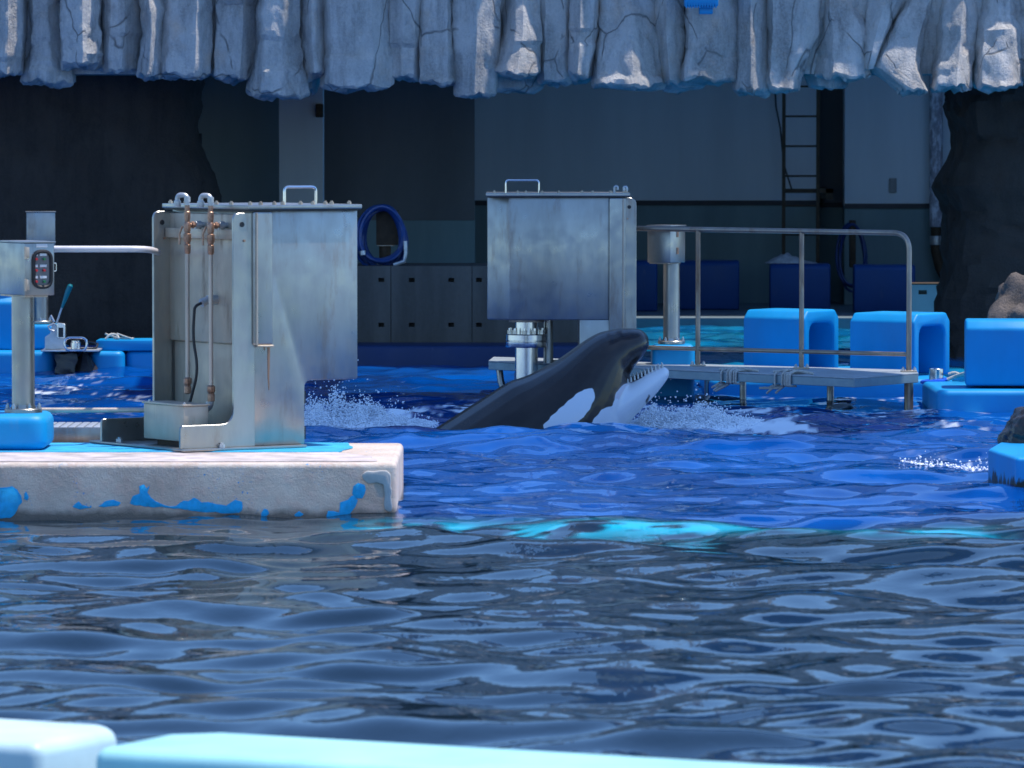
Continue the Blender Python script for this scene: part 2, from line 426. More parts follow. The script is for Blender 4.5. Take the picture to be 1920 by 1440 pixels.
def wall(name, x0, x1, Y, split, label, upper, lower=None, th=.4, zt=5.2, trim=True):
    t = thing(name, ((PX(x0, Y) + PX(x1, Y)) / 2, Y, .0), label, 'wall')
    X0, X1 = PX(x0, Y), PX(x1, Y)
    if lower is None: obj('painted_face', MB().box((X0, Y, -.5), (X1, Y + th, zt)), upper, t); return t
    zs = PZ(split, Y)
    obj('upper_face', MB().box((X0, Y, zs), (X1, Y + th, zt)), upper, t)
    obj('wainscot', MB().box((X0, Y - .006, -.5), (X1, Y + th, zs - .002)), lower, t)
    if trim: obj('trim_strip', MB().box((X0, Y - .03, zs - .035), (X1, Y - .008, zs + .03)), TRIM, t)
    return t
wall('back_wall', 890, 1536, 71.0, 380, 'pale wall with a grey green lower band behind the ladder', WALL_PAINT, WAINSCOT)
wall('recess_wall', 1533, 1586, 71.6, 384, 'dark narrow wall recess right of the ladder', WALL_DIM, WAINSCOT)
wall('back_wall', 1583, 1990, 70.4, 386, 'brighter pale wall carrying the flaking downpipe', WALL_PAINT, WAINSCOT)
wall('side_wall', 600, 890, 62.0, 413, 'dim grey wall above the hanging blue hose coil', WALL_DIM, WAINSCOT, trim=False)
wall('pillar_wall', 524, 606, 60.4, 0, 'grey blue wall pillar behind the lifting handle of the near cabinet', WALL_PAINT)
wall('angled_wall', 280, 524, 61.4, 0, 'teal grey wall beside the dark rock pillar', WALL_TEAL)
m = MB().box((PX(593, 60.4), 60.30, PZ(220, 60.4)), (PX(607, 60.4), 60.42, PZ(195, 60.4)), bevel=.01)
obj('hinge_bracket', m, RUSTY, None, 'small rusty bracket high on the wall pillar', 'bracket')
ceil_parts = [((-14, 55.4), (3.0, 74)), ((9.5, 55.4), (14, 74)), ((3.0, 66.2), (9.5, 74)), ((3.0, 55.4), (9.5, 58.5))]
cl = MB()
for (x0, y0), (x1, y1) in ceil_parts: cl.box((x0, y0, 5.2), (x1, y1, 5.6))
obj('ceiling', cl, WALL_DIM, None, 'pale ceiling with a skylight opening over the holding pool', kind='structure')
for sx, nm in ((-1, 'left'), (1, 'right')):
    flat('wall_' + nm, (13.6 * sx - .3, 55.4, -.5), (13.6 * sx + .3, 74, 5.2), ROCK_DARK, 'dark %s side wall of the holding area' % nm)
flat('wall_rear', (-14, 73.4, -.5), (14, 74, 5.2), ROCK_DARK, 'dark rear wall of the holding area')

# ------------------------------------------------------------------ rocks
def rock(name, rows, Y, depth, mat, parent=None, seed=0, amp=.03, nrow=26, ns=40, expo=3.5, capb=True, facet=True, lean=0., **k):
    """rows: (py, xl, xr) pixel outline from top to bottom; a closed noisy column with a rounded lower end"""
    rows = sorted(rows); py = np.array([r[0] for r in rows], float)
    yy = np.linspace(py[0], py[-1], nrow); xl = np.interp(yy, py, [r[1] for r in rows]); xr = np.interp(yy, py, [r[2] for r in rows])
    rr = random.Random(seed); R = []; sv = Vector((seed * 3.7, seed * 1.3, 0))
    nf = rr.randint(6, 9); fa = [(2 * math.pi * (q_ + rr.uniform(-.28, .28)) / nf, rr.uniform(.80, 1.0)) for q_ in range(nf)]
    steps = [(rr.uniform(py[0], py[-1]), rr.uniform(-.012, .012), rr.uniform(-.05, .05)) for _ in range(2)] if facet else []
    def supp(th):
        if not facet: c_, s2 = math.cos(th), math.sin(th); return (abs(c_) ** expo + abs(s2) ** expo) ** (-1 / expo)
        return min(1.12, min(d_ / max(1e-3, math.cos(th - t_)) for t_, d_ in fa if math.cos(th - t_) > .1))
    mxr = max(supp(2 * math.pi * j / 180) * math.cos(2 * math.pi * j / 180) for j in range(180)); mnr = -min(supp(2 * math.pi * j / 180) * math.cos(2 * math.pi * j / 180) for j in range(180))
    rings = [(yy[i], xl[i], xr[i], 1., 1.) for i in range(nrow)]
    if capb:
        h = (yy[-1] - yy[0]) * .012 + 1.5
        rings += [(yy[-1] + h * .8, xl[-1], xr[-1], .93, .92), (yy[-1] + h * 1.3, xl[-1], xr[-1], .7, .7), (yy[-1] + h * 1.4, xl[-1], xr[-1], .3, .35)]
    zbot = PZ(yy[-1], Y)
    for (y, a, b, s, sd_) in rings:
        cx = (PX(a, Y) + PX(b, Y)) / 2; w = (PX(b, Y) - PX(a, Y)) / 2 * s; z = PZ(y, Y); ring = []
        for j in range(ns):
            th = 2 * math.pi * j / ns; c, s_ = math.cos(th), math.sin(th)
            # facetted super-ellipse
            q = supp(th); ox = sum(dx for sy, dx, _ in steps if y > sy); oy = sum(dy for sy, _, dy in steps if y > sy)
            p = Vector((cx + ox + c * q * w / (mxr if c > 0 else mnr), Y + oy + depth / 2 + s_ * q * depth / 2 * sd_, z))
            nn = Vector((c, s_, 0))
            d = noise.fractal(p * 1.6 + sv, .9, 2.0, 4) * amp * .7 + noise.fractal(p * 7 + sv, .7, 2.0, 5) * amp * .55
            d -= amp * .7 * max(0, 1 - abs(noise.noise(p * 2.2 + sv)) * 9)
            p = p + nn * d + Vector((0, 0, noise.noise(p * 3 + sv) * amp * .7)); p.y += lean * (z - zbot)
            low = max(0., 1 - (z - zbot) / .12)
            p.z += low * .055 * (noise.noise(Vector((p.x * 5, p.y * 5, seed))) + .5 * noise.noise(Vector((p.x * 16, p.y * 16, seed))))
            ring.append(p)
        R.append(ring)
    m = MB(); vs = [v for r in R for v in r]; fs = []
    for i in range(len(R) - 1):
        for j in range(ns):
            l = (j + 1) % ns; fs.append((i * ns + j, i * ns + l, (i + 1) * ns + l, (i + 1) * ns + j))
    fs.append(tuple(range(ns))); fs.append(tuple((len(R) - 1) * ns + j for j in range(ns)))
    m.add(vs, fs); return obj(name, m, mat, parent, smooth=28, **k)

RY = 54.0
facade = thing('rock_facade', (0, RY + .5, 2.8), 'grey artificial rock curtain hanging over the pool opening', 'rock')
T = -150
cols = [
 ([(T, -75, -15), (60, -72, -20), (120, -75, -18)], 0, 0), ([(T, -20, 46), (60, -20, 48), (132, -22, 44)], 0, 0),
 ([(T, 52, 112), (40, 52, 110), (100, 46, 122), (152, 40, 135)], .06, 1), ([(T, 110, 182), (60, 110, 188), (118, 112, 190)], -.10, 1),
 ([(T, 190, 262), (60, 192, 264), (128, 188, 258)], -.02, 0), ([(T, 262, 300), (60, 266, 304), (138, 258, 300)], .02, 0),
 ([(T, 300, 398), (60, 300, 396), (138, 298, 394)], -.05, 0), ([(T, 398, 478), (60, 400, 480), (142, 396, 472)], .03, 0),
 ([(T, 478, 556), (60, 478, 556), (130, 470, 562), (174, 458, 572)], -.06, 1), ([(T, 553, 604), (60, 556, 606), (138, 566, 608)], .04, 0),
 ([(T, 600, 732), (60, 604, 732), (158, 606, 736)], -.03, 0), ([(T, 728, 794), (60, 730, 792), (142, 728, 790)], .05, 0),
 ([(T, 788, 852), (60, 790, 852), (150, 786, 852)], 0, 0), ([(T, 850, 932), (60, 852, 934), (174, 852, 926)], -.05, 0),
 ([(T, 945, 1018), (60, 942, 1016), (136, 926, 1012)], -.26, 0), ([(T, 1014, 1072), (60, 1014, 1070), (148, 1012, 1070)], .06, 0),
 ([(T, 1068, 1126), (60, 1066, 1124), (138, 1064, 1108)], -.06, 0), ([(T, 1118, 1250), (60, 1116, 1238), (158, 1110, 1250)], -.16, 1),
 ([(T, 1236, 1284), (60, 1232, 1284), (150, 1246, 1278)], .06, 0), ([(T, 1280, 1384), (60, 1282, 1384), (146, 1268, 1382)], -.04, 1),
 ([(T, 1384, 1434), (60, 1382, 1434), (168, 1374, 1440)], -.10, 0), ([(T, 1434, 1540), (60, 1434, 1538), (150, 1434, 1500), (164, 1440, 1496)], 0, 1),
 ([(T, 1540, 1610), (20, 1540, 1612), (60, 1538, 1634), (138, 1536, 1632)], -.08, 1),
 ([(T, 1760, 1806), (0, 1700, 1752), (60, 1662, 1738), (125, 1632, 1728), (166, 1690, 1740)], -.18, 1),
 ([(T, 1700, 1760), (0, 1625, 1700), (60, 1620, 1668), (120, 1618, 1640)], .05, 0),
 ([(T, 1770, 1846), (0, 1768, 1840), (60, 1764, 1830), (160, 1752, 1822)], -.14, 1),
 ([(T, 1836, 1910), (30, 1838, 1912), (40, 1832, 1916), (60, 1830, 1918), (158, 1826, 1914)], -.10, 1),
 ([(T, 1914, 2010), (60, 1916, 2000), (146, 1912, 2004)], 0, 1),
]
for i, (rows, dy, rough) in enumerate(cols):
    ln = {14: .42, 16: .12, 17: .34, 19: .16, 20: .14, 21: .12, 22: .30, 23: .40, 25: .36, 26: .34, 27: .25}.get(i, .03 if i % 3 else .10)
    rows = [(a, b - 5, c + 5) for a, b, c in rows]
    rock('rock_column', rows, RY + dy + random.uniform(-.03, .03), .75, ROCK, facade, seed=i + 1, amp=.020 + .014 * rough, ns=64, nrow=34, lean=ln)
# dark undersides behind the columns, and the rock mass that goes on above the picture with its jutting brow
for i, (a, b, c, d) in enumerate(((556, 606, 120, 168), (1000, 1120, 120, 150), (880, 1030, 120, 165), (1500, 1600, 110, 158), (1230, 1340, 120, 160))):
    rock('inner_rock', [(-60, a, b), (c, a, b), (d, a + 12, b - 12)], RY + .45, .5, ROCK, facade, seed=60 + i, nrow=10, ns=24)
m = MB().box((-14, RY + .35, 3.0), (14, RY + 1.7, 5.6)); obj('rock_backing', m, ROCK, facade)
def brow(x0, x1, z0, z1, y0, seed, name='rock_brow'):
    b = bmesh.new(); bmesh.ops.create_cube(b, size=1)
    bmesh.ops.subdivide_edges(b, edges=b.edges, cuts=11, use_grid_fill=True)
    for v in b.verts:
        p = Vector((x0 + (v.co.x + .5) * (x1 - x0), y0 + (v.co.y + .5) * (RY + 1.6 - y0), z0 + (v.co.z + .5) * (z1 - z0)))
        d = noise.noise_vector(p * .9 + Vector((seed, 0, 0))) * .32 + noise.noise_vector(p * 2.6) * .1
        v.co = p + d
    return obj(name, MB().bm(b), ROCK, facade, smooth=50)
brow(-14, 14, 5.5, 6.3, RY + .3, 6, 'upper_rock')

rock('rock_pillar', [(T, -420, 362), (150, -420, 366), (200, -420, 362), (250, -420, 355), (280, -420, 362), (310, -420, 380), (345, -420, 394), (390, -420, 402), (700, -420, 440)],
     55.8, 2.4, ROCK_DARK, None, seed=101, amp=.05, nrow=60, ns=90, expo=5, capb=False, facet=False, label='dark brown rock pillar filling the left of the opening', cat='rock')
rock('rock_pillar', [(T, 1810, 2400), (165, 1802, 2400), (215, 1796, 2400), (255, 1806, 2400), (300, 1800, 2400), (335, 1784, 2400), (355, 1780, 2400), (385, 1794, 2400), (450, 1792, 2400), (520, 1788, 2400), (600, 1768, 2400), (720, 1760, 2400)],
     55.3, 2.2, ROCK_DARK, None, seed=102, amp=.09, nrow=60, ns=90, expo=5, capb=False, facet=False, label='dark brown rock pillar at the right edge below the rock curtain', cat='rock')
def boulder(name, c, s, mat, seed, label, cat='rock'):
    b = bmesh.new(); bmesh.ops.create_icosphere(b, subdivisions=5, radius=1)
    for v in b.verts:
        p = v.co.copy(); n0 = Vector((seed, 0, 0))
        k = 1 + .22 * noise.fractal(p * 1.1 + n0, 1, 2, 4) + .05 * noise.fractal(p * 5 + n0, .8, 2, 4)
        v.co = Vector((c[0] + p.x * s[0] * k, c[1] + p.y * s[1] * k, c[2] + p.z * s[2] * k))
    return obj(name, MB().bm(b), mat, None, label, cat, smooth=60)
boulder('boulder', (PX(1975, 49.6), 49.9, .35), (.62, .5, .82), ROCK_BROWN, 4.2, 'brown grey boulder behind the rightmost blue block')

# ------------------------------------------------------------------ added slab above the picture that shades whale and platform
roof = thing('shade_roof', (0, RY, 8.7), 'added grey slab above the picture, shading the whale and platform', 'roof')
obj('shade_slab', MB().prism([(.8, 42.7, 8.7), (6.6, 42.2, 8.7), (6.8, 45.7, 8.7), (5.8, 47.5, 8.7), (3.6, 48.3, 8.7), (1.5, 48.6, 8.7), (1.5, RY + 1.4, 8.7), (-.3, RY + 1.4, 8.7), (-.3, 48.6, 8.7), (.8, 47.9, 8.7)], (0, 0, .45), .03, 1), SHADE_PANEL, roof)
for x in (1.2, 3.4, 5.6): obj('shade_beam', MB().box((x - .12, 43.0, 8.35), (x + .12, 47.3, 8.698)), SHADE_PANEL, roof)
for x in (.25, 1.35): obj('shade_post', MB().box((x - .14, RY + .6, 5.9), (x + .14, RY + 1.0, 8.698)), SHADE_PANEL, roof)

# ------------------------------------------------------------------ concrete pier on the left
PY = 33.0; pz = PZ(868, PY); px1 = PX(743, PY)
pier = thing('concrete_pier', (px1 - 1.5, PY + 1.2, 0), 'worn pinkish concrete pier with peeling blue paint at its waterline', 'pier')
def pier_body():
    b = bmesh.new(); bmesh.ops.create_cube(b, size=1)
    x0 = -6.5
    for v in b.verts: v.co = Vector((x0 + (v.co.x + .5) * (px1 - x0), PY + (v.co.y + .5) * 2.15, -1.2 + (v.co.z + .5) * (pz + 1.2)))
    bmesh.ops.bevel(b, geom=[e for e in b.edges], offset=.035, segments=4, affect='EDGES', profile=.5)
    return MB().bm(b)
obj('body', pier_body(), CONC, pier)
# worn coating with pale patches on the top (a thin irregular slab)
def blob_poly(pts, zc, th, seed):
    out = []
    for i in range(len(pts)):
        a = Vector(pts[i]); c = Vector(pts[(i + 1) % len(pts)]); n = max(1, int((c - a).length / .05))
        for k in range(n):
            p = a.lerp(c, k / n); q = noise.noise_vector(Vector((p.x * 5 + seed, p.y * 5, 0))) * .035; out.append(Vector((p.x + q.x, p.y + q.y, zc)))
    return MB().prism(out, (0, 0, th), .006, 2, 40)
TOPC = simple('pale_pink_coating', (.60, .51, .49), .75, 0, .45, 5, .4)
TOPB = simple('bright_blue_coating', (.03, .40, .68), .6, 0, .3, 8, .3)
obj('top_coating', blob_poly([(-6, PY + .09), (-1.6, PY + .08), (px1 - .13, PY + .1), (px1 - .16, PY + .6), (px1 - .4, PY + 1.0), (-6, PY + .95)], pz + .001, .006, 1), TOPC, pier)
obj('blue_coating', blob_poly([(-6, PY + 1.0), (px1 - .42, PY + 1.03), (px1 - .3, PY + 1.5), (px1 - .36, PY + 2.0), (-6, PY + 2.0)], pz + .001, .010, 2), TOPB, pier)
def on_face(pts, Y, th, sd_=0, bev=.005, r=.0):
    q = [at(x, y, Y) for x, y in pts]
    if r: q = roundpoly(q, r, 3)
    out = []
    for i in range(len(q)):
        a = q[i]; c = q[(i + 1) % len(q)]; n = max(1, int((c - a).length / .025))
        for k in range(n):
            p = a.lerp(c, k / n); w = noise.noise_vector(Vector((p.x * 22 + sd_, 0, p.z * 22))) * .010
            out.append(Vector((p.x + w.x, Y, p.z + w.z)))
    return MB().prism(out, (0, -th, 0), bev, 2, 40)
flakes = [
 [(-10, 915), (12, 915), (22, 910), (32, 918), (40, 930), (42, 942), (36, 950), (20, 972), (-10, 972)],
 [(45, 925), (50, 922), (54, 932), (50, 939), (44, 936)],
 [(136, 951), (142, 944), (148, 938), (154, 946), (168, 950), (172, 947), (172, 952), (150, 955)],
 [(184, 950), (196, 940), (212, 938), (226, 942), (222, 949), (204, 950)],
 [(246, 945), (250, 930), (262, 925), (260, 912), (268, 908), (274, 916), (280, 909), (278, 922), (284, 934), (300, 944), (320, 949), (330, 948), (344, 938), (352, 940), (364, 933), (378, 941), (400, 943), (424, 948), (440, 938), (452, 941), (455, 956), (450, 963), (420, 963), (360, 958), (320, 952), (270, 951)],
 [(489, 962), (494, 953), (500, 955), (504, 962), (500, 968), (490, 968)], [(552, 965), (562, 958), (570, 963), (563, 968), (554, 968)],
 [(612, 968), (616, 958), (634, 960), (638, 944), (652, 936), (656, 930), (664, 930), (670, 938), (666, 950), (656, 963), (640, 970)],
 [(662, 912), (672, 906), (684, 908), (686, 918), (678, 934), (668, 934), (660, 926)]]
for i, fl in enumerate(flakes): obj('paint_flake', on_face(fl, PY - .0005, .005, i * 5, .003), PAINT_FLAKE, pier)
obj('sealant_bead', on_face([(680, 888), (690, 883), (724, 883), (733, 889), (733, 915), (736, 952), (730, 959), (720, 958), (722, 930), (718, 910), (708, 905), (690, 906), (680, 900)], PY - .0005, .016, 50, .008, .012), SEALANT, pier)

# ------------------------------------------------------------------ drive cabinets
def cabinet(name, label, o, u, v, z0, ztop, zover, ub, ul, ue, up, v0, v1, cham, feet=True, near=True, cut=.62):
    t = thing(name, Vector(o), label, 'cabinet')
    o = Vector((o[0], o[1], 0)); f = frame(o, u, v)
    P = lambda a, b, c: f((a, b, c))
    sgn = 1 if v0 < v1 else -1
    # body: side profile (step under the overhang) extruded across v, then a chamfer at the far end
    zt = ztop - .03
    prof = [(ub, z0), (ul, z0), (ul, zover), (ue, zover), (ue, zt), (ub, zt)]
    pr = roundpoly([P(a, v0, c) for a, c in prof], [0, 0, .05, 0, 0, 0], 4)
    m = MB().prism(pr, P(0, v1, 0) - P(0, v0, 0), .012, 2, 40)
    if cham:
        c = cham; m = MB()
        plan = lambda e: [(ub, v0), (e - c, v0), (e, v0 + c * sgn), (e, v1 - c * sgn), (e - c, v1), (ub, v1)]
        m.prism([P(a, b, zover) for a, b in plan(ue)], (0, 0, zt - zover), .012, 2, 20)
        m.prism([P(a, b, z0) for a, b in ((ub, v0), (ul, v0), (ul, v1), (ub, v1))], (0, 0, zover - z0 + .004), .012, 2, 40)
    body = obj('body', m, STEEL, t)
    # raised skin on the upper part: the step seen at the rounded corner
    zs = z0 + (ztop - z0) * .42
    obj('upper_skin', MB().box((ub - .035, v0 + .02 * sgn, zs), (ub - .002, v1 - .02 * sgn, zt - .03), f, .012), STEEL_WARM, t)
    obj('lower_panel', MB().box((ub - .012, v0 + .05 * sgn, z0 + .02), (ub - .003, v1 - .05 * sgn, zs - .004), f, .003), STEEL_WARM, t)
    obj('corner_skin', MB().box((ub - .02, v0 - .030 * sgn, zs), (ub + .13, v0 - .002 * sgn, zt - .012), f, .013, 4), STEEL, t)
    obj('weld_seam', MB().tube([P(ub + .004, v0 - .03 * sgn, zs), P(ub + .003, v0 - .031 * sgn, zt - .02)], .009, 6), STEEL_WARM, t)
    lid = obj('lid', MB().box((ub - .06, v0 - .035 * sgn, zt + .002), (ue + .012, v1 + .03 * sgn, ztop), f, .004), STEEL, t)
    obj('gasket', MB().box((ub - .05, v0 - .028 * sgn, zt - .010), (ue + .004, v1 + .02 * sgn, zt + .0015), f), BLACK_RUBBER, t)
    m = MB().hexbolt((0, 0, 0)); proto = None
    L = ue - ub
    spots = [(ub - .03 + L * k, v0 + .02 * sgn) for k in (.02, .12, .25, .33, .50, .62, .74, .80, .97)] + [(ub - .03, v0 + (v1 - v0) * k) for k in (.22, .40, .60, .78, .97)]
    for a, b in spots:
        q = P(a, b, ztop)
        if proto is None: proto = obj('bolt', MB().hexbolt(q), STEEL_WARM, t); q0 = q
        else: copypart(proto, q - q0)
    # lifting handle on the lid
    h0 = ub + L * (.34 if near else .62); hw = .24 if near else .30
    path = fillet([P(h0, v0 + .06 * sgn, ztop - .002), P(h0, v0 + .06 * sgn, ztop + .115), P(h0 + hw, v0 + .06 * sgn, ztop + .115), P(h0 + hw, v0 + .06 * sgn, ztop - .002)], .03)
    obj('lifting_handle', MB().tube(path, .0095, 8), CHROME, t)
    # two side plates with long feet
    for vv in (v0 - .012 * sgn, v1 - .03 * sgn):
        th = .022 * sgn
        pts = [(up - .40 if feet else up, z0), (ub, z0), (ub, zt - .02), (up, zt - .02), (up, z0 + .15)] + ([(up - .40, z0 + .15)] if feet else [])
        rad = [0, 0, 0, .05, .10, .03] if feet else [0, 0, 0, .05, 0]
        q = roundpoly([P(a, vv, c) for a, c in pts], rad, 5)
        pl = obj('side_plate', MB().prism(q, P(0, th, 0) - P(0, 0, 0), .003, 1, 60), STEEL, t)
        e = -.004 * sgn
        obj('lifting_eye', MB().cyl(P(up + .065, vv + e, zt - .095), P(up + .065, vv - .0005 * sgn, zt - .095), .017, 12), BLACK_RUBBER, pl)
        obj('pin', MB().cyl(P(up + .08, vv + e * 2, zt - .20), P(up + .08, vv - .0005 * sgn, zt - .20), .008, 8), BRASS, pl)
    return t, f, P

a1 = math.radians(34); u1, v1 = rot(a1)
o1 = gz(345, 848, pz + .012); o1.z = pz + .012
cz0 = pz + .030
cab, f1, P1 = cabinet('drive_cabinet', 'large stainless cabinet with two pipes standing on the concrete pier', o1, u1, v1, cz0, 1.925, .775, .56, .95, 1.36, .40, .055, 1.10, 0)
obj('base_plate', MB().box((0, 0, o1.z + .001), (.93, 1.24, o1.z + .018), f1, .004), STEEL, cab)
for a, b in ((.08, .10), (.06, .94), (.30, .03)): obj('anchor_bolt', MB().hexbolt(P1(a, b, o1.z + .017), .022, .022), GALV, cab)
obj('stiffener_bar', MB().box((.485, .08, 1.70), (.522, 1.065, 1.765), f1, .004), STEEL_WARM, cab)
for zl_ in (.62, cz0 + .03): obj('latch_block', MB().box((.95, .10, zl_), (.985, .18, zl_ + .085), f1, .004), BLACK_RUBBER, cab)
for vv, top, low in ((.63, 1.9, .70), (.33, 1.9, .66)):
    uu = .40
    zp = 1.985
    p = obj('riser_pipe', MB().tube([P1(uu, vv, low), P1(uu, vv, 1.62)], .0145, 10), PIPE_TAN, cab)
    obj('valve', MB().lathe(P1(uu, vv, 0), [(.016, 1.60), (.022, 1.61), (.022, 1.66), (.017, 1.665), (.026, 1.69), (.026, 1.73), (.018, 1.735), (.023, 1.76), (.023, 1.80), (.017, 1.81), (.021, 1.84), (.021, 1.875), (.016, 1.88), (.016, 1.95)], 10), BRASS, p)
    obj('valve_lever', MB().tube([P1(uu - .035, vv + .04, 1.66), P1(uu - .03, vv + .05, 1.73), P1(uu - .02, vv + .03, 1.78)], .007, 6), BRASS, p)
    obj('side_port', MB().cyl(P1(uu, vv, 1.79), P1(uu + .08, vv, 1.79), .014, 10).cyl(P1(uu + .03, vv, 1.79), P1(uu + .05, vv, 1.79), .023, 8), BRASS, p)
    obj('port_cap', MB().cyl(P1(uu + .06, vv, 1.79), P1(uu + .10, vv, 1.79), .026, 12).cyl(P1(uu + .10, vv, 1.79), P1(uu + .128, vv, 1.79), .019, 12), GALV, p)
    dv = .058
    el = fillet([P1(uu, vv, 1.92), P1(uu, vv, zp), P1(uu - .04, vv + dv, zp), P1(uu - .04, vv + dv, zp - .055)], .04)
    obj('elbow', MB().tube(el, .017, 10).lathe(P1(uu - .04, vv + dv, 0), [(.022, zp - .075), (.024, zp - .07), (.024, zp - .04), (.02, zp - .035)], 10).lathe(P1(uu, vv, 0), [(.021, 1.94), (.021, 1.975)], 10), GALV, p)
    obj('union', MB().lathe(P1(uu, vv, 0), [(.014, low - .02), (.024, low - .015), (.024, low + .03), (.019, low + .035), (.027, low + .05), (.027, low + .08), (.015, low + .09)], 8), BRASS, p)
obj('pipe_bend', MB().tube(fillet([P1(.40, .33, .69), P1(.40, .33, .59), P1(.36, .45, .59)], .05), .017, 8), GALV, cab)
jb = obj('junction_box', MB().box((.10, .17, o1.z + .055), (.285, .69, .625), f1, .006), STEEL_WARM, cab)
obj('box_lid', MB().box((.09, .16, .626), (.295, .70, .638), f1, .003), STEEL_WARM, jb)
obj('box_foot', MB().box((.14, .22, o1.z + .018), (.25, .58, o1.z + .056), f1), RUSTY, jb)
for a, b in ((.11, .18), (.28, .18), (.11, .63)): obj('box_screw', MB().hexbolt(P1(a, b, .637), .010, .010), GALV, jb)
g = obj('cable_gland', MB().cyl(P1(.525, .47, 1.30), P1(.46, .47, 1.30), .033, 14).cyl(P1(.46, .47, 1.30), P1(.41, .47, 1.28), .028, 12), GALV, cab)
obj('cable', MB().tube(fillet([P1(.41, .47, 1.28), P1(.36, .47, 1.26), P1(.35, .48, 1.05), P1(.37, .44, .85), P1(.34, .50, .63), P1(.30, .50, .6)], .15, 8), .010, 8), BLACK_RUBBER, cab)

# rust run-off and weld bead below the step of the near side
RUST = simple('rust_runoff', srgb(150, 118, 96), .6, .4, .45, 14, .2, True)
zst = cz0 + (1.925 - cz0) * .42
obj('step_weld', MB().tube([P1(.565, .024, zst - .006), P1(.69, .024, zst - .008)], .007, 6), STEEL_WARM, cab)
def runoff(u0, w, z0_, z1_, vv, seed):
    L_, R_ = [], []
    for k in range(15):
        t_ = k / 14; z = z1_ + (z0_ - z1_) * t_; ww = w * (1 - t_) ** .7 + .003; c_ = u0 + .008 * noise.noise(Vector((z * 9, seed, 0)))
        L_.append(P1(c_ - ww, vv, z)); R_.append(P1(c_ + ww * .8, vv, z))
    return MB().prism(L_ + R_[::-1], P1(0, -.0015, 0) - P1(0, 0, 0))
for u0, w, zz, sd__ in ((.672, .009, .72, 1), (.64, .004, .98, 2)):
    obj('rust_streak', runoff(u0, w, zz, zst - .012, .0545, sd__), RUST, cab)
# right-hand cabinet with the shaft of the swing platform
b2 = math.radians(6); u2 = Vector((-math.cos(b2), -math.sin(b2) * .3, 0)).normalized(); v2 = Vector((0, 1, 0))
CY = 47.6; o2 = Vector((PX(1193, CY), CY, .22))
k2 = CY / F
ue2 = (1193 - 913) * k2; ul2 = (1193 - 1086) * k2
cab2, f2, P2 = cabinet('drive_cabinet', 'stainless cabinet behind the killer whale with a flanged shaft under it', o2, u2, v2, -.3, PZ(362, CY), PZ(600, CY), .115, ul2, ue2, 0.0, .0, .95, .20, feet=False, near=False)
sx = at(987, 640, CY + .35)
obj('shaft', MB().lathe((sx.x, sx.y, 0), [(.105, -.4), (.105, PZ(604, CY) + .02)], 24), CHROME, cab2)
zf = PZ(648, CY)
cp = obj('coupling', MB().lathe((sx.x, sx.y, 0), [(.11, zf - .03), (.185, zf - .028), (.19, zf - .02), (.19, zf + .022), (.183, zf + .03), (.183, zf + .034), (.19, zf + .04), (.19, zf + .085), (.183, zf + .093), (.11, zf + .095)], 32), CHROME, cab2)
for k in range(10):
    a = 2 * math.pi * (k + .3) / 10; obj('coupling_bolt', MB().hexbolt((sx.x + .155 * math.cos(a), sx.y + .155 * math.sin(a), zf + .094), .021, .035), CHROME, cp)
obj('collar', MB().lathe((sx.x, sx.y, 0), [(.16, PZ(606, CY)), (.16, PZ(598, CY) + .02)], 24), STEEL_WARM, cab2)
obj('guide_rod', MB().cyl((sx.x + .20, sx.y + .12, .2), (sx.x + .20, sx.y + .12, PZ(604, CY)), .045, 14), STEEL, cab2)
obj('filler_neck', MB().tube(fillet([at(1152, 364, CY + .3), at(1152, 350, CY + .3), at(1158, 350, CY + .3), at(1158, 356, CY + .3)], .02), .012, 8).tube(fillet([at(1170, 366, CY + .3), at(1170, 351, CY + .3), at(1175, 351, CY + .3), at(1175, 358, CY + .3)], .02), .014, 8), GALV, cab2)

# ------------------------------------------------------------------ control posts
def control_post(label, base, ztop, boxlo, boxhi, ang, r, z_fl, mat=STEEL, detail=False, plinth=None):
    u, v = rot(ang); bx, by = base[0], base[1]
    f = frame((bx, by, 0), u, v); P = lambda a, b, c: f((a, b, c))
    t = thing('control_post', (bx, by, z_fl), label, 'control post')
    obj('column', MB().lathe((bx, by, 0), [(r, z_fl + .01), (r, boxlo[2] - .008)], 28), mat, t)
    fl = obj('base_flange', MB().lathe((bx, by, 0), [(r * 1.65, z_fl), (r * 1.65, z_fl + .022), (r * 1.6, z_fl + .026)], 28).lathe((bx, by, 0), [(r * 1.08, z_fl + .026), (r * 1.02, z_fl + .05)], 28), mat, t)
    for k in range(6):
        a = ang + 2 * math.pi * (k + .5) / 6; obj('anchor_bolt', MB().hexbolt((bx + r * 1.38 * math.cos(a), by + r * 1.38 * math.sin(a), z_fl + .025), r * .16, r * .32), GALV, fl)
    bx_ = obj('enclosure', MB().box(boxlo, boxhi, f, .006), mat, t)
    obj('cap', MB().box((boxlo[0] - .008, boxlo[1] - .008, boxhi[2] + .001), (boxhi[0] + .008, boxhi[1] + .008, boxhi[2] + .010), f, .002), mat, t)
    obj('mounting_plate', MB().box((boxlo[0] + .01, boxlo[1] + .02, boxlo[2] - .012), (boxhi[0] - .04, boxhi[1] - .02, boxlo[2] - .001), f), STEEL_WARM, t)
    return t, f, P
# near post on the pier
D3 = 34.45; p3 = at(44, 770, D3); z3 = PZ(773, D3)
r3 = 43 / 2 * D3 / F; zb0 = PZ(553, D3); zb1 = PZ(455, D3)
c3 = Vector((PX(48, D3 - .12), D3 - .16, 0))
ang3 = math.radians(28); uu3, vv3 = rot(ang3)
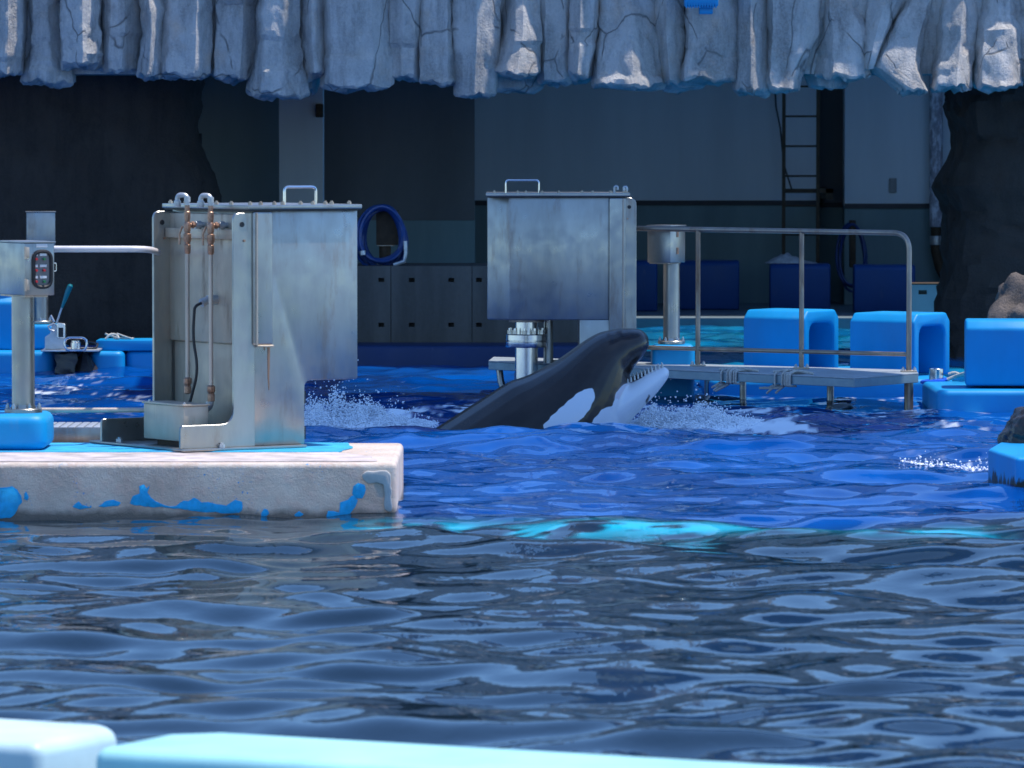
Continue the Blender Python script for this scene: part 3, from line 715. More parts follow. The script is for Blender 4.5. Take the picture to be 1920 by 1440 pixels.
# box corner nearest the camera sits at x=48; express in the post's frame
rel = c3 - Vector((p3.x, D3, 0)); cu, cv = rel.dot(uu3), rel.dot(vv3)
W3 = (101 - 48) * D3 / F / math.cos(ang3)
t3, f3, P3 = control_post('stainless control post with a button window on the pier', (p3.x, D3), zb1, (cu, cv, zb0), (cu + W3, cv + .46, zb1), ang3, r3, z3, detail=True)
pl3 = MB().prism(roundpoly([(PX(-90, D3), D3 - .36, pz + .012), (PX(95, D3), D3 - .36, pz + .012), (PX(95, D3), D3 + .32, pz + .012), (PX(-90, D3), D3 + .32, pz + .012)], .12, 6), (0, 0, z3 - pz - .013), .06, 5, 50)
obj('post_plinth', pl3, BLUE, None, 'bright blue rounded plinth under the near control post', 'plinth')
# window with rubber frame, buttons and plates on the right face (v = cv)
def wx(px): return (px - 48) / 53.0 * W3
zc = PZ(504, D3)
hw, hh = (wx(97) - wx(60)) / 2, (PZ(468, D3) - PZ(541, D3)) / 2; cxw = cu + (wx(97) + wx(60)) / 2
def rrect(cx, cz, w, h, r, vv): return roundpoly([P3(cx - w, vv, cz - h), P3(cx + w, vv, cz - h), P3(cx + w, vv, cz + h), P3(cx - w, vv, cz + h)], r, 6)
wf = MB(); ring = rrect(cxw, zc, hw - .011, hh - .011, .055, cv - .010); wf.tube(ring, .0125, 8, closed=True)
wfo = obj('window_frame', wf, BLACK_RUBBER, t3)
obj('window', MB().prism(rrect(cxw, zc, hw - .016, hh - .016, .05, cv - .006), vv3 * .005), GLASS_DARK, wfo)
for row, py in enumerate((477, 498, 519)):
    for colx, px_, w in ((0, 66, 4), (1, 80, 6)):
        z = PZ(py, D3); x = cu + wx(px_); ww = w * D3 / F / math.cos(ang3)
        obj('label_plate', MB().box((x - ww, cv - .011, z - .007), (x + ww, cv - .007, z + .009), f3), WHITE_PLATE, wfo)
        q = P3(x + .004, cv - .007, PZ(py + 8, D3)); green = colx == 1 and row != 1
        obj('push_button', MB().cyl(q, q - vv3 * .018, .008, 12), GREEN_BTN if green else RED_BTN, wfo)
obj('name_plate', MB().box((cu + wx(68), cv - .005, PZ(463, D3)), (cu + wx(88), cv - .001, PZ(457, D3)), f3), WHITE_PLATE, t3)
for py in (473, 533):
    z = PZ(py, D3); obj('hinge', MB().box((cu - .004, cv - .010, z - .035), (cu + .03, cv - .001, z + .035), f3, .003).cyl(P3(cu - .002, cv - .012, z - .04), P3(cu - .002, cv - .012, z + .04), .008, 8), STEEL_WARM, t3)
obj('door_latch', MB().tube(fillet([P3(cu + W3, cv + .02, PZ(493, D3)), P3(cu + W3 + .02, cv + .02, PZ(493, D3)), P3(cu + W3 + .02, cv + .02, PZ(508, D3)), P3(cu + W3, cv + .02, PZ(508, D3))], .008), .004, 6), CHROME, t3)
# rails from the post to the cabinet
gr = thing('guard_rail', (PX(180, 34.7), 34.75, pz), 'two pale horizontal pipes between the near control post and the cabinet', 'rail')
obj('upper_rail', MB().tube(fillet([at(70, 467, 34.75), at(272, 467, 34.75), at(290, 470, 34.95), at(300, 476, 35.1)], .1), .0215, 12), WHITE_PIPE, gr)
obj('lower_rail', MB().tube([at(66, 769, 34.75), at(330, 769, 34.75)], .0165, 12), PIPE_TAN, gr)
# grating behind
gt = thing('grating_tray', (PX(140, 36), 36, 0), 'pale metal grating tray at water level behind the pier rail', 'grating')
gY = 35.4
gzt = PZ(799, gY)
obj('tray_side', MB().box((PX(60, gY), gY - .12, gzt - .11), (PX(260, gY), gY - .10, gzt - .004), None, .003), STEEL, gt)
obj('tray_side', MB().box((PX(60, gY), gY + .5, -.3), (PX(260, gY), gY + .52, gzt - .004), None, .003), STEEL, gt)
proto = None
for k in range(11):
    x = PX(66, gY) + k * .056
    if proto is None: proto = obj('tread', MB().box((x, gY - .098, gzt - .014), (x + .048, gY + .498, gzt), None, .003), GALV, gt)
    else: copypart(proto, (k * .056, 0, 0))
# far left post
D4 = 53.4; p4 = at(76, 600, D4)
t4, f4, P4 = control_post('blue grey control post standing behind the near one', (p4.x, D4), 0, (-.14, -.14, PZ(474, D4)), (.15, .14, PZ(398, D4)), math.radians(6), 14.5 * D4 / F, PZ(606, D4))
obj('post_plinth', MB().prism(roundpoly([(PX(40, D4), D4 - .25, .21), (PX(108, D4), D4 - .25, .21), (PX(108, D4), D4 + .25, .21), (PX(40, D4), D4 + .25, .21)], .06, 5), (0, 0, PZ(607, D4) - .212), .04, 4, 50), BLUE, None, 'blue plinth under the far left control post', 'plinth')
# right post behind the rail
D5 = 47.9; p5 = at(1259, 640, D5); ang5 = math.radians(28); 
w5 = 44 * D5 / F
t5, f5, P5 = control_post('control post with a hinged box behind the swing platform rail', (p5.x, D5), 0, (-.16, -.16, PZ(492, D5)), (.085, .10, PZ(424, D5)), math.radians(-33), 15.5 * D5 / F, PZ(644, D5))
for py in (438, 470): obj('hinge', MB().cyl(P5(.086, -.04, PZ(py, D5) - .03), P5(.086, -.04, PZ(py, D5) + .03), .013, 8), BRASS, t5)
obj('post_plinth', MB().prism(roundpoly([(PX(1221, D5), D5 - .2, -.2), (PX(1302, D5), D5 - .2, -.2), (PX(1302, D5), D5 + .2, -.2), (PX(1221, D5), D5 + .2, -.2)], .07, 5), (0, 0, PZ(645, D5) + .199), .05, 5, 50), BLUE, None, 'blue plinth under the control post behind the platform rail', 'plinth')
# post behind the panelled parapet
D6 = 55.6
t6, f6, P6 = control_post('dark control post inside the hanging blue hose coil', (PX(722, D6), D6), 0, (-.09, -.10, PZ(459, D6)), (.14, .12, PZ(396, D6)), 0, 11 * D6 / F, PZ(500, D6), mat=RUSTY)
t6.children[0].data.materials[0] = STEEL

# ------------------------------------------------------------------ panelled parapet with square holes, and the blue ledge under it
BY = 54.9
par = thing('parapet_wall', (PX(790, BY), BY, .2), 'dark stained concrete parapet with rows of square holes', 'wall')
zt_, zb_ = PZ(499, BY), PZ(642, BY)
holes = {0: [715], 1: [772, 846], 2: [898]}
xe = [560, 733, 885, 1100]
for k in range(3):
    m = MB(); xs_ = [xe[k] + .6]
    for h in holes[k]: xs_ += [h - 5.5, h + 5.5]
    xs_.append(xe[k + 1] - .6); zs_ = [642, 613, 605, 529, 521, 499]
    for i in range(len(xs_) - 1):
        for j in range(5):
            if i % 2 == 1 and j in (1, 3): continue
            m.box((PX(xs_[i], BY), BY, PZ(zs_[j], BY)), (PX(xs_[i + 1], BY), BY + .10, PZ(zs_[j + 1], BY)))
    obj('wall_panel', m, PANEL_CONC, par)
obj('wall_core', MB().box((PX(560, BY), BY + .104, -.4), (PX(1100, BY), BY + 1.5, zt_ - .004)), PANEL_CONC, par)
obj('base_skirt', MB().box((PX(560, BY), BY - .03, zb_ - .1), (PX(1100, BY), BY + .102, zb_ - .003)), PANEL_CONC, par)
LY = 54.0
obj('pool_ledge', MB().box((PX(420, LY), LY, -1), (PX(1120, LY), BY - .035, PZ(648, LY)), None, .04, 4), BLUE_LEDGE_SHADE, None, 'blue pool ledge darkened to look shaded, under the panelled parapet', 'ledge')

# ------------------------------------------------------------------ hose coils
def coil(name, label, px, py, rx, ry, Y, n, r, mat, seed, arc=(0, 1), depth=.12):
    rr = random.Random(seed); m = MB()
    for k in range(n):
        a, b = rx * rr.uniform(.78, 1.04), ry * rr.uniform(.86, 1.04); cx = px + rr.uniform(-.1, .1) * rx; cy = py + ry - b + rr.uniform(-3, 3)
        y = Y + rr.uniform(-depth, depth); top = py - ry + rr.uniform(0, 8)
        pts = []
        for q in range(28):
            th = 2 * math.pi * q / 28; s = math.sin(th)
            p = at(cx + a * math.cos(th) * (1 - .12 * s), top + b - b * s, y); p.y += .03 * math.sin(2 * th + k); pts.append(p)
        m.tube(pts, r, 7, closed=True)
    return obj(name, m, mat, None, label, 'hose')
D7 = 55.35
h1 = coil('hose_coil', 'coiled blue hose hanging round the dark control post', 716, 442, 46, 57, D7, 9, .021, HOSE, 5)
obj('hose_connector', MB().tube([at(760, 452, D7 - .15), at(761, 475, D7 - .15), at(758, 490, D7 - .15), at(738, 497, D7 - .15)], .022, 8), GALV, h1)
obj('hose_tag', MB().tube([at(680, 470, D7 - .16), at(681, 478, D7 - .16)], .03, 8), GALV, h1)
h2 = coil('hose_coil', 'thin blue hose looped on a hook on the far wall', 1597, 478, 28, 60, 69.6, 4, .018, HOSE, 11, depth=.05)
obj('hose_hook', MB().box((PX(1592, 69.7), 69.55, PZ(500, 70)), (PX(1603, 69.7), 69.75, PZ(412, 70)), None, .01), RUSTY, None, 'brown upright post carrying the looped hose', 'hook')

# ------------------------------------------------------------------ ladder, downpipe, switch, cable, slotted panel
LD = 69.6
lad = thing('wall_ladder', (PX(1501, LD), LD, .11), 'rusty brown ladder fixed in front of the far wall', 'ladder')
for x in (1469, 1533): obj('stile', MB().box((PX(x - 3.2, LD), LD, .11), (PX(x + 3.2, LD), LD + .05, 4.9)), RUSTY, lad)
for py in (51, 107, 162, 218, 274, 330, 386, 440): obj('rung', MB().cyl(at(1470, py, LD + .025), at(1532, py, LD + .025), .013, 8), RUSTY, lad)
obj('wall_bracket', MB().box((PX(1470, LD), LD + .055, PZ(362, LD)), (PX(1562, LD), LD + .09, PZ(354, LD))).box((PX(1548, LD), LD + .055, PZ(374, LD)), (PX(1562, LD), LD + 2.0, PZ(354, LD))), RUSTY, lad)
DP = 70.2
dp = thing('downpipe', (PX(1755, DP), DP, .3), 'pale flaking downpipe on the far right wall', 'pipe')
obj('pipe', MB().cyl(at(1755, 425, DP), at(1755, -80, DP), .088, 20), FLAKY, dp)
obj('lower_pipe', MB().tube([at(1755, 426, DP), at(1755, 470, DP), at(1762, 500, DP), at(1774, 525, DP)], .07, 14), RUSTY, dp)
obj('joint', MB().lathe(at(1755, 452, DP), [(.082, -.05), (.084, -.04), (.084, .06), (.08, .07)], 16), GALV, dp)
obj('switch_plate', MB().box((PX(1666, 70.4), 70.36, PZ(361, 70.4)), (PX(1680, 70.4), 70.399, PZ(334, 70.4)), None, .008), simple('grey_plate', (.30, .30, .30), .5), None, 'small grey cover plate on the brighter far wall', 'plate')
obj('wall_cable', MB().tube([at(1450, 100, 70.9), at(1455, 200, 70.9), at(1463, 240, 70.8), at(1470, 310, 70.8), at(1486, 360, 70.8)], .012, 6), TRIM, None, 'thin dark cable running down beside the ladder', 'cable')
obj('standing_pipe', MB().cyl(at(366, 305, 61.2), at(366, 195, 61.2), .012, 8).cyl(at(374, 320, 61.2), at(374, 250, 61.2), .028, 10), TRIM, None, 'thin dark upright pipes on the wall beside the dark rock', 'pipe')
SY = 60.0
sp = MB()
X = lambda p: PX(p, SY); Z = lambda p: PZ(p, SY)
xs_ = [1706, 1722, 1738, 1750]; zs_ = [620, 552, 544, 534]
for i in range(3):
    for j in range(3):
        if i == 1 and j == 1: continue
        sp.box((X(xs_[i]), SY, Z(zs_[j])), (X(xs_[i + 1]), SY + .03, Z(zs_[j + 1])))
sp.prism([(X(1750), SY, Z(534)), (X(1781), SY, Z(534)), (X(1781), SY, Z(556)), (X(1776), SY, Z(572)), (X(1766), SY, Z(590)), (X(1750), SY, Z(620))], (0, .03, 0))
spt = thing('slotted_panel', (X(1745), SY, Z(620)), 'off white sheet panel with a dark oval slot in front of the right rock', 'panel')
obj('sheet', sp, WHITE_PANEL, spt)
obj('backing', MB().box((X(1706), SY + .034, -.3), (X(1775), SY + .5, Z(536))), PANEL_CONC, spt)
obj('top_edge', MB().box((X(1706), SY - .01, Z(533.5)), (X(1784), SY + .5, Z(531.5))), RUSTY, spt)

# ------------------------------------------------------------------ blue moulded blocks and docks
def block(label, corner, ang, Lx, W, z0, z1, mat, group, recess=True, name='moulded_block', cha=.075):
    """corner: nearest bottom corner; front face runs left/back, end face with its arched recess runs right/back"""
    fdir = Vector((-math.cos(ang), math.sin(ang), 0)); edir = Vector((math.sin(ang), math.cos(ang), 0))
    c = Vector((corner[0], corner[1], 0)); h = z1 - z0
    P = lambda e, s, z: c + edir * e + fdir * s + Vector((0, 0, z0 + z))
    t = thing(name, c + Vector((0, 0, z0)) + edir * W / 2 + fdir * Lx / 2, label, 'block', group)
    w = .105; iw = W - 2 * w; ar = .11
    outer = roundpoly([P(0, 0, 0), P(0, 0, h), P(W, 0, h), P(W, 0, 0)], [0, cha, cha, 0], 1)
    if recess:
        inner = roundpoly([P(W - w, 0, 0), P(W - w, 0, h - .12), P(w, 0, h - .12), P(w, 0, 0)], [0, ar, ar, 0], 5)
        obj('shell', MB().prism(outer + inner, fdir * Lx, .024, 3, 35), mat, t)
        cs = [P(w + .004, .34, 0), P(w + .004, .34, h - .125), P(W - w - .004, .34, h - .125), P(W - w - .004, .34, 0)]
        obj('recess_wall', MB().prism(cs, fdir * (Lx - .36)), mat, t)
    else: obj('shell', MB().prism(outer, fdir * Lx, .024, 3, 35), mat, t)
    return t
gA = 'blue moulded blocks on the docks'
Yb = 48.9; ab = math.radians(33)
zA0, zA1 = .16, PZ(583, Yb)
block('sunlit blue block with an arched recess, seen through the rail beside the post', (PX(1508, Yb), Yb), ab, .66, .66, zA0, zA1, BLUE, gA)
Yb2 = 48.3
block('blue block with an arched recess right of the platform railing', (PX(1714, Yb2), Yb2), ab, .68, .70, .16, PZ(589, Yb2), BLUE, gA)
Yb3 = 45.45
block('blue block on the dock at the right edge', (PX(1990, Yb3), Yb3), math.radians(4), (1990 - 1811) * Yb3 / F, .6, PZ(724, Yb3), PZ(601, Yb3), BLUE, gA, recess=False)
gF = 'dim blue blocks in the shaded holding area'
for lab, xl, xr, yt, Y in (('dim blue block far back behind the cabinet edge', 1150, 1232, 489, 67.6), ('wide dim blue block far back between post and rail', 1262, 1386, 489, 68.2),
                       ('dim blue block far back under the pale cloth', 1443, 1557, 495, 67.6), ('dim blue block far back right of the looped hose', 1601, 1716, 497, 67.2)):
    block(lab, (PX(xr, Y), Y), math.radians(2), (xr - xl) * Y / F, .55, .112, PZ(yt, Y), BLUE_SHADED, gF, recess=False, cha=.05)
def cloth():
    b = bmesh.new(); Y = 67.75; z0 = PZ(495, 67.6)
    n, mm = 26, 8; V = []
    for i in range(n + 1):
        px = 1436 + 96 * i / n; t_ = i / n; hgt = (max(0, math.sin(math.pi * min(1, t_ * 1.35) * .74)) ** 1.0) * (22 if t_ < .4 else 22 * (1 - (t_ - .4) / .62))
        for j in range(mm + 1):
            s = j / mm; e = math.sin(math.pi * s) ** .6
            z = z0 + .004 + max(.01, hgt * 68 / F) * e * (.85 + .3 * noise.noise(Vector((i * .4, j * .5, 0))))
            V.append(b.verts.new((PX(px, Y), Y - .02 + s * .4, z)))
    for i in range(n):
        for j in range(mm): b.faces.new((V[i * (mm + 1) + j], V[(i + 1) * (mm + 1) + j], V[(i + 1) * (mm + 1) + j + 1], V[i * (mm + 1) + j + 1]))
    return MB().bm(b)
obj('cloth', cloth(), CLOTH, None, 'pale crumpled cloth lying on a dim blue block', 'cloth', smooth=60)

def dock(label, x0, x1, Y, depth, zt, mat=BLUE, r=.06, name='blue_dock', px=True, rad=.10):
    X0, X1 = (PX(x0, Y), PX(x1, Y)) if px else (x0, x1)
    pl = roundpoly([(X0, Y, -.9), (X1, Y, -.9), (X1, Y + depth, -.9), (X0, Y + depth, -.9)], rad, 6)
    return obj(name, MB().prism(pl, (0, 0, zt + .9), r, 5, 60), mat, None, label, 'dock')
dock('blue dock with a rounded lip under the rightmost block', 1757, 2100, 45.2, 1.7, PZ(733, 45.2) + .006, r=.05)
dock('blue dock half hidden behind the swing platform', 1330, 1790, 48.1, 2.6, .155)
dY = 52.8; dz = PZ(659, dY)
dock('blue dock left of the latch device', -120, 104, dY, 1.9, dz, r=.05, rad=.14)
dock('blue dock right of the latch device', 168, 232, dY, 1.9, dz, r=.05, rad=.10)
dock('recessed blue dock behind the riser pipes of the near cabinet', 234, 420, dY + .18, 1.7, dz - .004, r=.05)
obj('bracing_dock', MB().box((PX(100, dY), dY + .25, -.9), (PX(172, dY), dY + 1.9, dz - .01), None, .03), BLUE_SHADED, None, 'shaded blue dock recess behind the latch device', 'dock')
block('blue block at the left edge behind the near post', (PX(19, dY), dY + .35), math.radians(3), .8, .6, dz, PZ(556, dY), BLUE, gA, recess=False)

# ------------------------------------------------------------------ latch device with green lever
qY = 52.6
la = thing('latch_device', (PX(125, qY), qY, dz), 'steel latch device with a green handled lever on the dock gap', 'latch')
f_ = lambda x0, y0, x1, y1, ya, yb, bev=.004: MB().box((PX(x0, qY), ya, PZ(y1, qY)), (PX(x1, qY), yb, PZ(y0, qY)), None, bev)
obj('base_plate', f_(78, 655.5, 186, 658.5, qY - .12, qY + .55, .002), GALV, la)
obj('bracket', MB().prism([at(84, 655, qY), at(122, 655, qY), at(122, 632, qY), at(118, 632, qY), at(108, 612, qY), at(98, 605, qY), at(94, 625, qY), at(84, 632, qY)], (0, .10, 0), .004, 1), GALV, la)
hs = obj('housing', MB().prism(roundpoly([at(107, 634, qY - .03), at(122, 634, qY - .03), at(122, 607, qY - .03), at(107, 605, qY - .03)], .008), (0, .20, 0), .003, 1), CHROME, la)
obj('slot', MB().box((PX(110, qY), qY - .035, PZ(632, qY)), (PX(119, qY), qY - .031, PZ(614, qY))), BLACK_RUBBER, hs)
lv = obj('lever', MB().tube([at(106, 606, qY + .05), at(118, 570, qY + .03)], .010, 8), GALV, la)
obj('grip', MB().tube([at(116, 577, qY + .03), at(122, 561, qY + .025), at(127, 547, qY + .02), at(132, 536, qY + .015), at(133, 533, qY + .015)], [.012, .021, .027, .027, .014], 12), GREEN_GRIP, lv)
lp = roundpoly([at(121, 657, qY - .14), at(163, 657, qY - .14), at(163, 633, qY - .14), at(121, 633, qY - .14)], .065, 7)
obj('loop_handle', MB().tube(lp, .0125, 8, closed=True), CHROME, la)
obj('roller', MB().lathe(at(142, 648, qY + .02), [(.035, -.05), (.05, -.045), (.05, .03), (.042, .035), (.042, .05)], 16), CHROME, la)
obj('small_lever', MB().tube([at(102, 604, qY), at(95, 591, qY)], .011, 8).tube([at(100, 607, qY - .04), at(90, 612, qY - .05), at(93, 618, qY - .05), at(101, 621, qY - .05)], .010, 8), GALV, la)
def ragged(x0, x1, y0, y1, Y, th, seed):
    b = bmesh.new(); bmesh.ops.create_cube(b, size=1); bmesh.ops.subdivide_edges(b, edges=b.edges, cuts=7, use_grid_fill=True)
    for v in b.verts:
        p = Vector((PX(x0 + (v.co.x + .5) * (x1 - x0), Y), Y + v.co.y * th, PZ(y1 + (v.co.z + .5) * (y0 - y1), Y)))
        v.co = p + noise.noise_vector(p * 9 + Vector((seed, 0, 0))) * .035
    return MB().bm(b)
obj('rubber_fender', ragged(106, 144, 663, 700, qY + .1, .25, 3), ROCK_WET, la)
obj('weed_clump', MB().bm((lambda b: (bmesh.ops.create_cone(b, cap_ends=True, segments=14, radius1=.17, radius2=.03, depth=.24), bmesh.ops.subdivide_edges(b, edges=b.edges, cuts=3), [setattr(v, 'co', v.co + noise.noise_vector(v.co * 14) * .03 + at(158, 682, qY + .15)) for v in b.verts], b)[-1])(bmesh.new())), ROCK_WET, la)
# tray with rope on the dock
trY = 53.0
tr = MB().prism([(PX(180, trY), trY + .0, dz + .001), (PX(222, trY), trY - .06, dz + .001), (PX(330, trY), trY - .0, dz + .001), (PX(330, trY), trY + .6, dz + .001), (PX(180, trY), trY + .5, dz + .001)], (0, 0, PZ(638, trY) - dz), .008, 2, 25)
obj('blue_tray', tr, BLUE, None, 'flat blue box lying on the dock with rope on top', 'box')
zr = PZ(638, trY) + .008
obj('rope_coil', MB().tube(fillet([(PX(196, trY), trY + .1, zr), (PX(205, trY), trY + .12, zr + .05), (PX(216, trY), trY + .2, zr + .045), (PX(222, trY), trY + .1, zr), (PX(210, trY), trY + .3, zr)], .08), .012, 6)
    .tube(fillet([(PX(194, trY), trY + .2, zr + .05), (PX(212, trY), trY + .25, zr + .012), (PX(236, trY), trY + .2, zr), (PX(247, trY), trY + .25, zr)], .08), .010, 6)
    .tube(fillet([(PX(216, trY), trY + .25, zr + .05), (PX(232, trY), trY + .2, zr + .02), (PX(244, trY), trY + .2, zr)], .08), .009, 6), ROPE, None, 'loose pale rope on the flat blue box', 'rope')
obj('thin_hose', MB().tube(fillet([at(150, 654, 52.75), at(180, 654, 52.7), at(184, 645, 52.9), at(175, 642, 53.3), at(160, 640, 53.5)], .08), .010, 6), BLACK_RUBBER, None, 'thin dark hose lying on the dock beside the loop handle', 'hose')

# ------------------------------------------------------------------ swing platform with railing
zp = .30; plat = thing('swing_platform', (1.6, 47.0, zp), 'grey swing platform with a tubular railing behind the killer whale', 'platform')
A = gz(916, 676, zp); B = gz(1602, 708, zp); C = gz(1722, 699, zp); E = gz(1716, 693.5, zp); G = gz(1290, 682, zp); H = gz(1010, 671, zp)
dk = [A, B, C, E, G, H, gz(925, 669, zp)]
obj('deck', MB().prism([Vector((p.x, p.y, zp - .012)) for p in dk], (0, 0, .012), .003, 1, 50), DECKP, plat)
inset = [Vector((p.x, p.y, zp - .085)) for p in dk]
obj('edge_frame', MB().prism(inset, (0, 0, .0725), .004, 1, 50), simple('blue_grey_edge_beam', (.20, .29, .34), .45, .4, .15, 6, .05), plat)
rb = [gz(1118, 681, zp), gz(1309, 687, zp), gz(1504, 693, zp), gz(1704, 697.5, zp)]
rz = [at(0, y, p.y).z for y, p in zip((427, 431, 434.5, 437), rb)]
hr = sum(rz) / 4
top = fillet([Vector((rb[0].x, rb[0].y, zp - .08)), Vector((rb[0].x, rb[0].y, rz[0])), Vector((rb[3].x, rb[3].y, rz[3])), Vector((rb[3].x, rb[3].y, zp - .0))], .16, 8)
obj('top_rail', MB().tube(top, .024, 12), STEEL_RAIL, plat)
for i in (1, 2):
    z_top = rz[0] + (rz[3] - rz[0]) * (rb[i].x - rb[0].x) / (rb[3].x - rb[0].x)
    # keep the posts on the straight line of the top rail
    k_ = (rb[i].x - rb[0].x) / (rb[3].x - rb[0].x); yy_ = rb[0].y + (rb[3].y - rb[0].y) * k_
    po = obj('rail_post', MB().cyl((rb[i].x, yy_, zp), (rb[i].x, yy_, z_top), .022, 12), STEEL_RAIL, plat); rb[i].y = yy_
for p in rb[1:]:
    ft = obj('post_foot', MB().box((p.x - .07, p.y - .05, zp + .001), (p.x + .07, p.y + .05, zp + .014), None, .003), STEEL_WARM, plat)
    for s in (-1, 1): obj('foot_bolt', MB().hexbolt((p.x + .05 * s, p.y - .02, zp + .013), .014, .022), GALV, ft)
zl = zp + .155
obj('lower_rail', MB().cyl((rb[0].x, rb[0].y, zl), (rb[3].x, rb[3].y, zl), .019, 10), STEEL_RAIL, plat)
for (px, yy0, r) in ((1393, 745, .030), (1557, 752, .032), (1705, 746, .040), (1330, 742, .028)):
    p = gz(px, yy0 + 3, 0)
    if px == 1705: p.x, p.y = rb[3].x, rb[3].y
    if px == 1330: p.y += .5
    obj('leg', MB().cyl((p.x, p.y, -.6), (p.x, p.y, zp - .087), r, 12), STEEL_RAIL if px == 1705 else STEEL, plat)
bp = gz(935, 738, 0); q = Vector((A.x + .10, A.y - .03 + .2, zp - .09))
obj('bent_leg', MB().tube(fillet([q, q + Vector((.02, -.02, -.17)), q + Vector((.17, -.1, -.30)), q + Vector((.3, -.15, -.5))], .14, 6), .032, 10), STEEL, plat)
obj('hub_tube', MB().cyl((sx.x, 48.0, -.5), (sx.x, 48.0, zp - .09), .11, 20), STEEL, plat)
def knot(label, px, seed):
    rr = random.Random(seed); m = MB(); t_ = (PX(px, 46.5) - A.x) / (B.x - A.x); e = A.lerp(B, t_)
    for _ in range(3):
        t_ += (px - (960 + e.x * F / e.y)) * e.y / F / (B.x - A.x); e = A.lerp(B, t_)
    d = (B - A).normalized(); n = Vector((d.y, -d.x, 0)); n = n if n.y < 0 else -n; e.z = zp
    up = Vector((0, 0, 1))
    for k in range(7):
        o = e + d * rr.uniform(-.10, .10); sk = d * rr.uniform(-.05, .05)
        m.tube(fillet([o - n * .16 + sk + up * .012, o - n * .05 + up * (.014 + .004 * k), o + n * .013 + up * .006, o + n * .013 - up * .10, o - n * .05 - up * .10 + sk], .02), .010, 6)
    for k in range(5):
        o = e + d * rr.uniform(-.16, .02) - n * .04 - up * .10
        m.tube(fillet([o, o - d * .06 - up * .03, o - d * rr.uniform(.10, .18) - up * rr.uniform(.02, .08)], .04), .011, 6)
    m.tube(fillet([e - n * .10 - d * .22 + up * .012, e - n * .13 - d * .08 + up * .03, e - n * .08 + d * .1 + up * .03, e - n * .12 + d * .24 + up * .012], .08), .012, 6)
    return obj('rope_lashing', m, ROPE, None, label, 'rope')
knot('pale rope lashing on the deck edge beside the whale\'s jaw', 1368, 2)
knot('second pale rope lashing along the deck edge from the whale', 1470, 5)
def hang():
    m = MB()
    for k, x in enumerate((1036, 1044, 1030)):
        c = gz(x + 4, 677, zp + .012)
        m.tube(fillet([c + Vector((.1, .1, 0)), c, c + Vector((-.03, -.10, -.02)), c + Vector((-.045, -.115, -.10)), c + Vector((-.02, -.12, -.12))], .05), .011, 6)
    return m
obj('rope_lashing', hang(), ROPE, None, 'white rope hanging over the deck edge left of the whale\'s back', 'rope')

# ------------------------------------------------------------------ bollard with blue hose ring
bY = 46.9; bc = at(1755, 745, bY)
bo = thing('mooring_bollard', (bc.x, bY, 0), 'short steel bollard between the swing platform and the right dock', 'bollard')
obj('base_drum', MB().lathe((bc.x, bY, 0), [(.10, -.5), (.10, PZ(722, bY)), (.095, PZ(721, bY))], 24), STEEL, bo)
obj('head_drum', MB().lathe((bc.x - .0, bY, 0), [(.064, PZ(721, bY)), (.064, PZ(692, bY)), (.06, PZ(691, bY)), (.05, PZ(691, bY)), (.048, PZ(695, bY))], 24), CHROME, bo)
rg = []
for k in range(24):
    a = 2 * math.pi * k / 24; rg.append((bc.x - .01 + .115 * math.cos(a), bY + .115 * math.sin(a), PZ(714, bY) + .012 * math.cos(a)))
obj('hose_ring', MB().tube(rg, .017, 8, closed=True), simple('bright_blue_hose', (.02, .12, .70), .3, 0, .1), None, 'bright blue hose ring round the steel bollard', 'hose')
obj('mooring_rope', MB().tube(fillet([at(1776, 712, bY - .1), at(1790, 706, bY - .1), at(1815, 698, bY - .2)], .05), .016, 8).tube(fillet([at(1778, 702, bY), at(1790, 698, bY), at(1800, 703, bY), at(1815, 700, bY - .2)], .05), .014, 8), ROPE, None, 'pale mooring rope from the bollard to the right dock', 'rope')
# blue fixture hanging from the rock
FY = RY - .45
fx = thing('blue_fixture', (PX(1318, FY), FY, PZ(25, FY)), 'blue plastic fixture hanging on the rock at the top edge', 'fixture')
obj('housing', MB().box((PX(1283, FY), FY, PZ(12, FY)), (PX(1346, FY), FY + .3, PZ(-26, FY)), None, .02, 3), BLUE, fx)
for k in range(12): obj('fin', MB().box((PX(1285 + k * 5, FY), FY - .012, PZ(15, FY)), (PX(1287.5 + k * 5, FY), FY + .03, PZ(5, FY))), BLUE, fx)
obj('stem', MB().box((PX(1311, FY), FY + .05, PZ(26, FY)), (PX(1336, FY), FY + .28, PZ(12.5, FY)), None, .01), BLUE, fx)
obj('mount', MB().box((PX(1300, FY), FY + .302, PZ(0, FY)), (PX(1330, FY), FY + .9, PZ(-20, FY))), RUSTY, fx)

# ------------------------------------------------------------------ right-hand pier corner and wet rock
cz = PZ(858, 34.8)
K0 = at(1904, 928, 34.8)
pp = roundpoly([(K0.x, 34.8, -1), (7, 34.8, -1), (7, 37.6, -1), (K0.x + .25, 37.6, -1), (PX(1853, 35.8), 35.8, -1)], [.03, 0, 0, 0, .06], 4)
obj('blue_pier', MB().prism(pp, (0, 0, cz + 1), .03, 4, 50), BLUE_ALGAE, None, 'blue pier corner with dark algae at the right edge', 'pier')
boulder('wet_rock', (PX(1948, 36.6), 36.6, cz + .05), (.26, .22, .20), ROCK_WET, 9.1, 'dark wet rounded rock on the blue pier corner', 'rock')

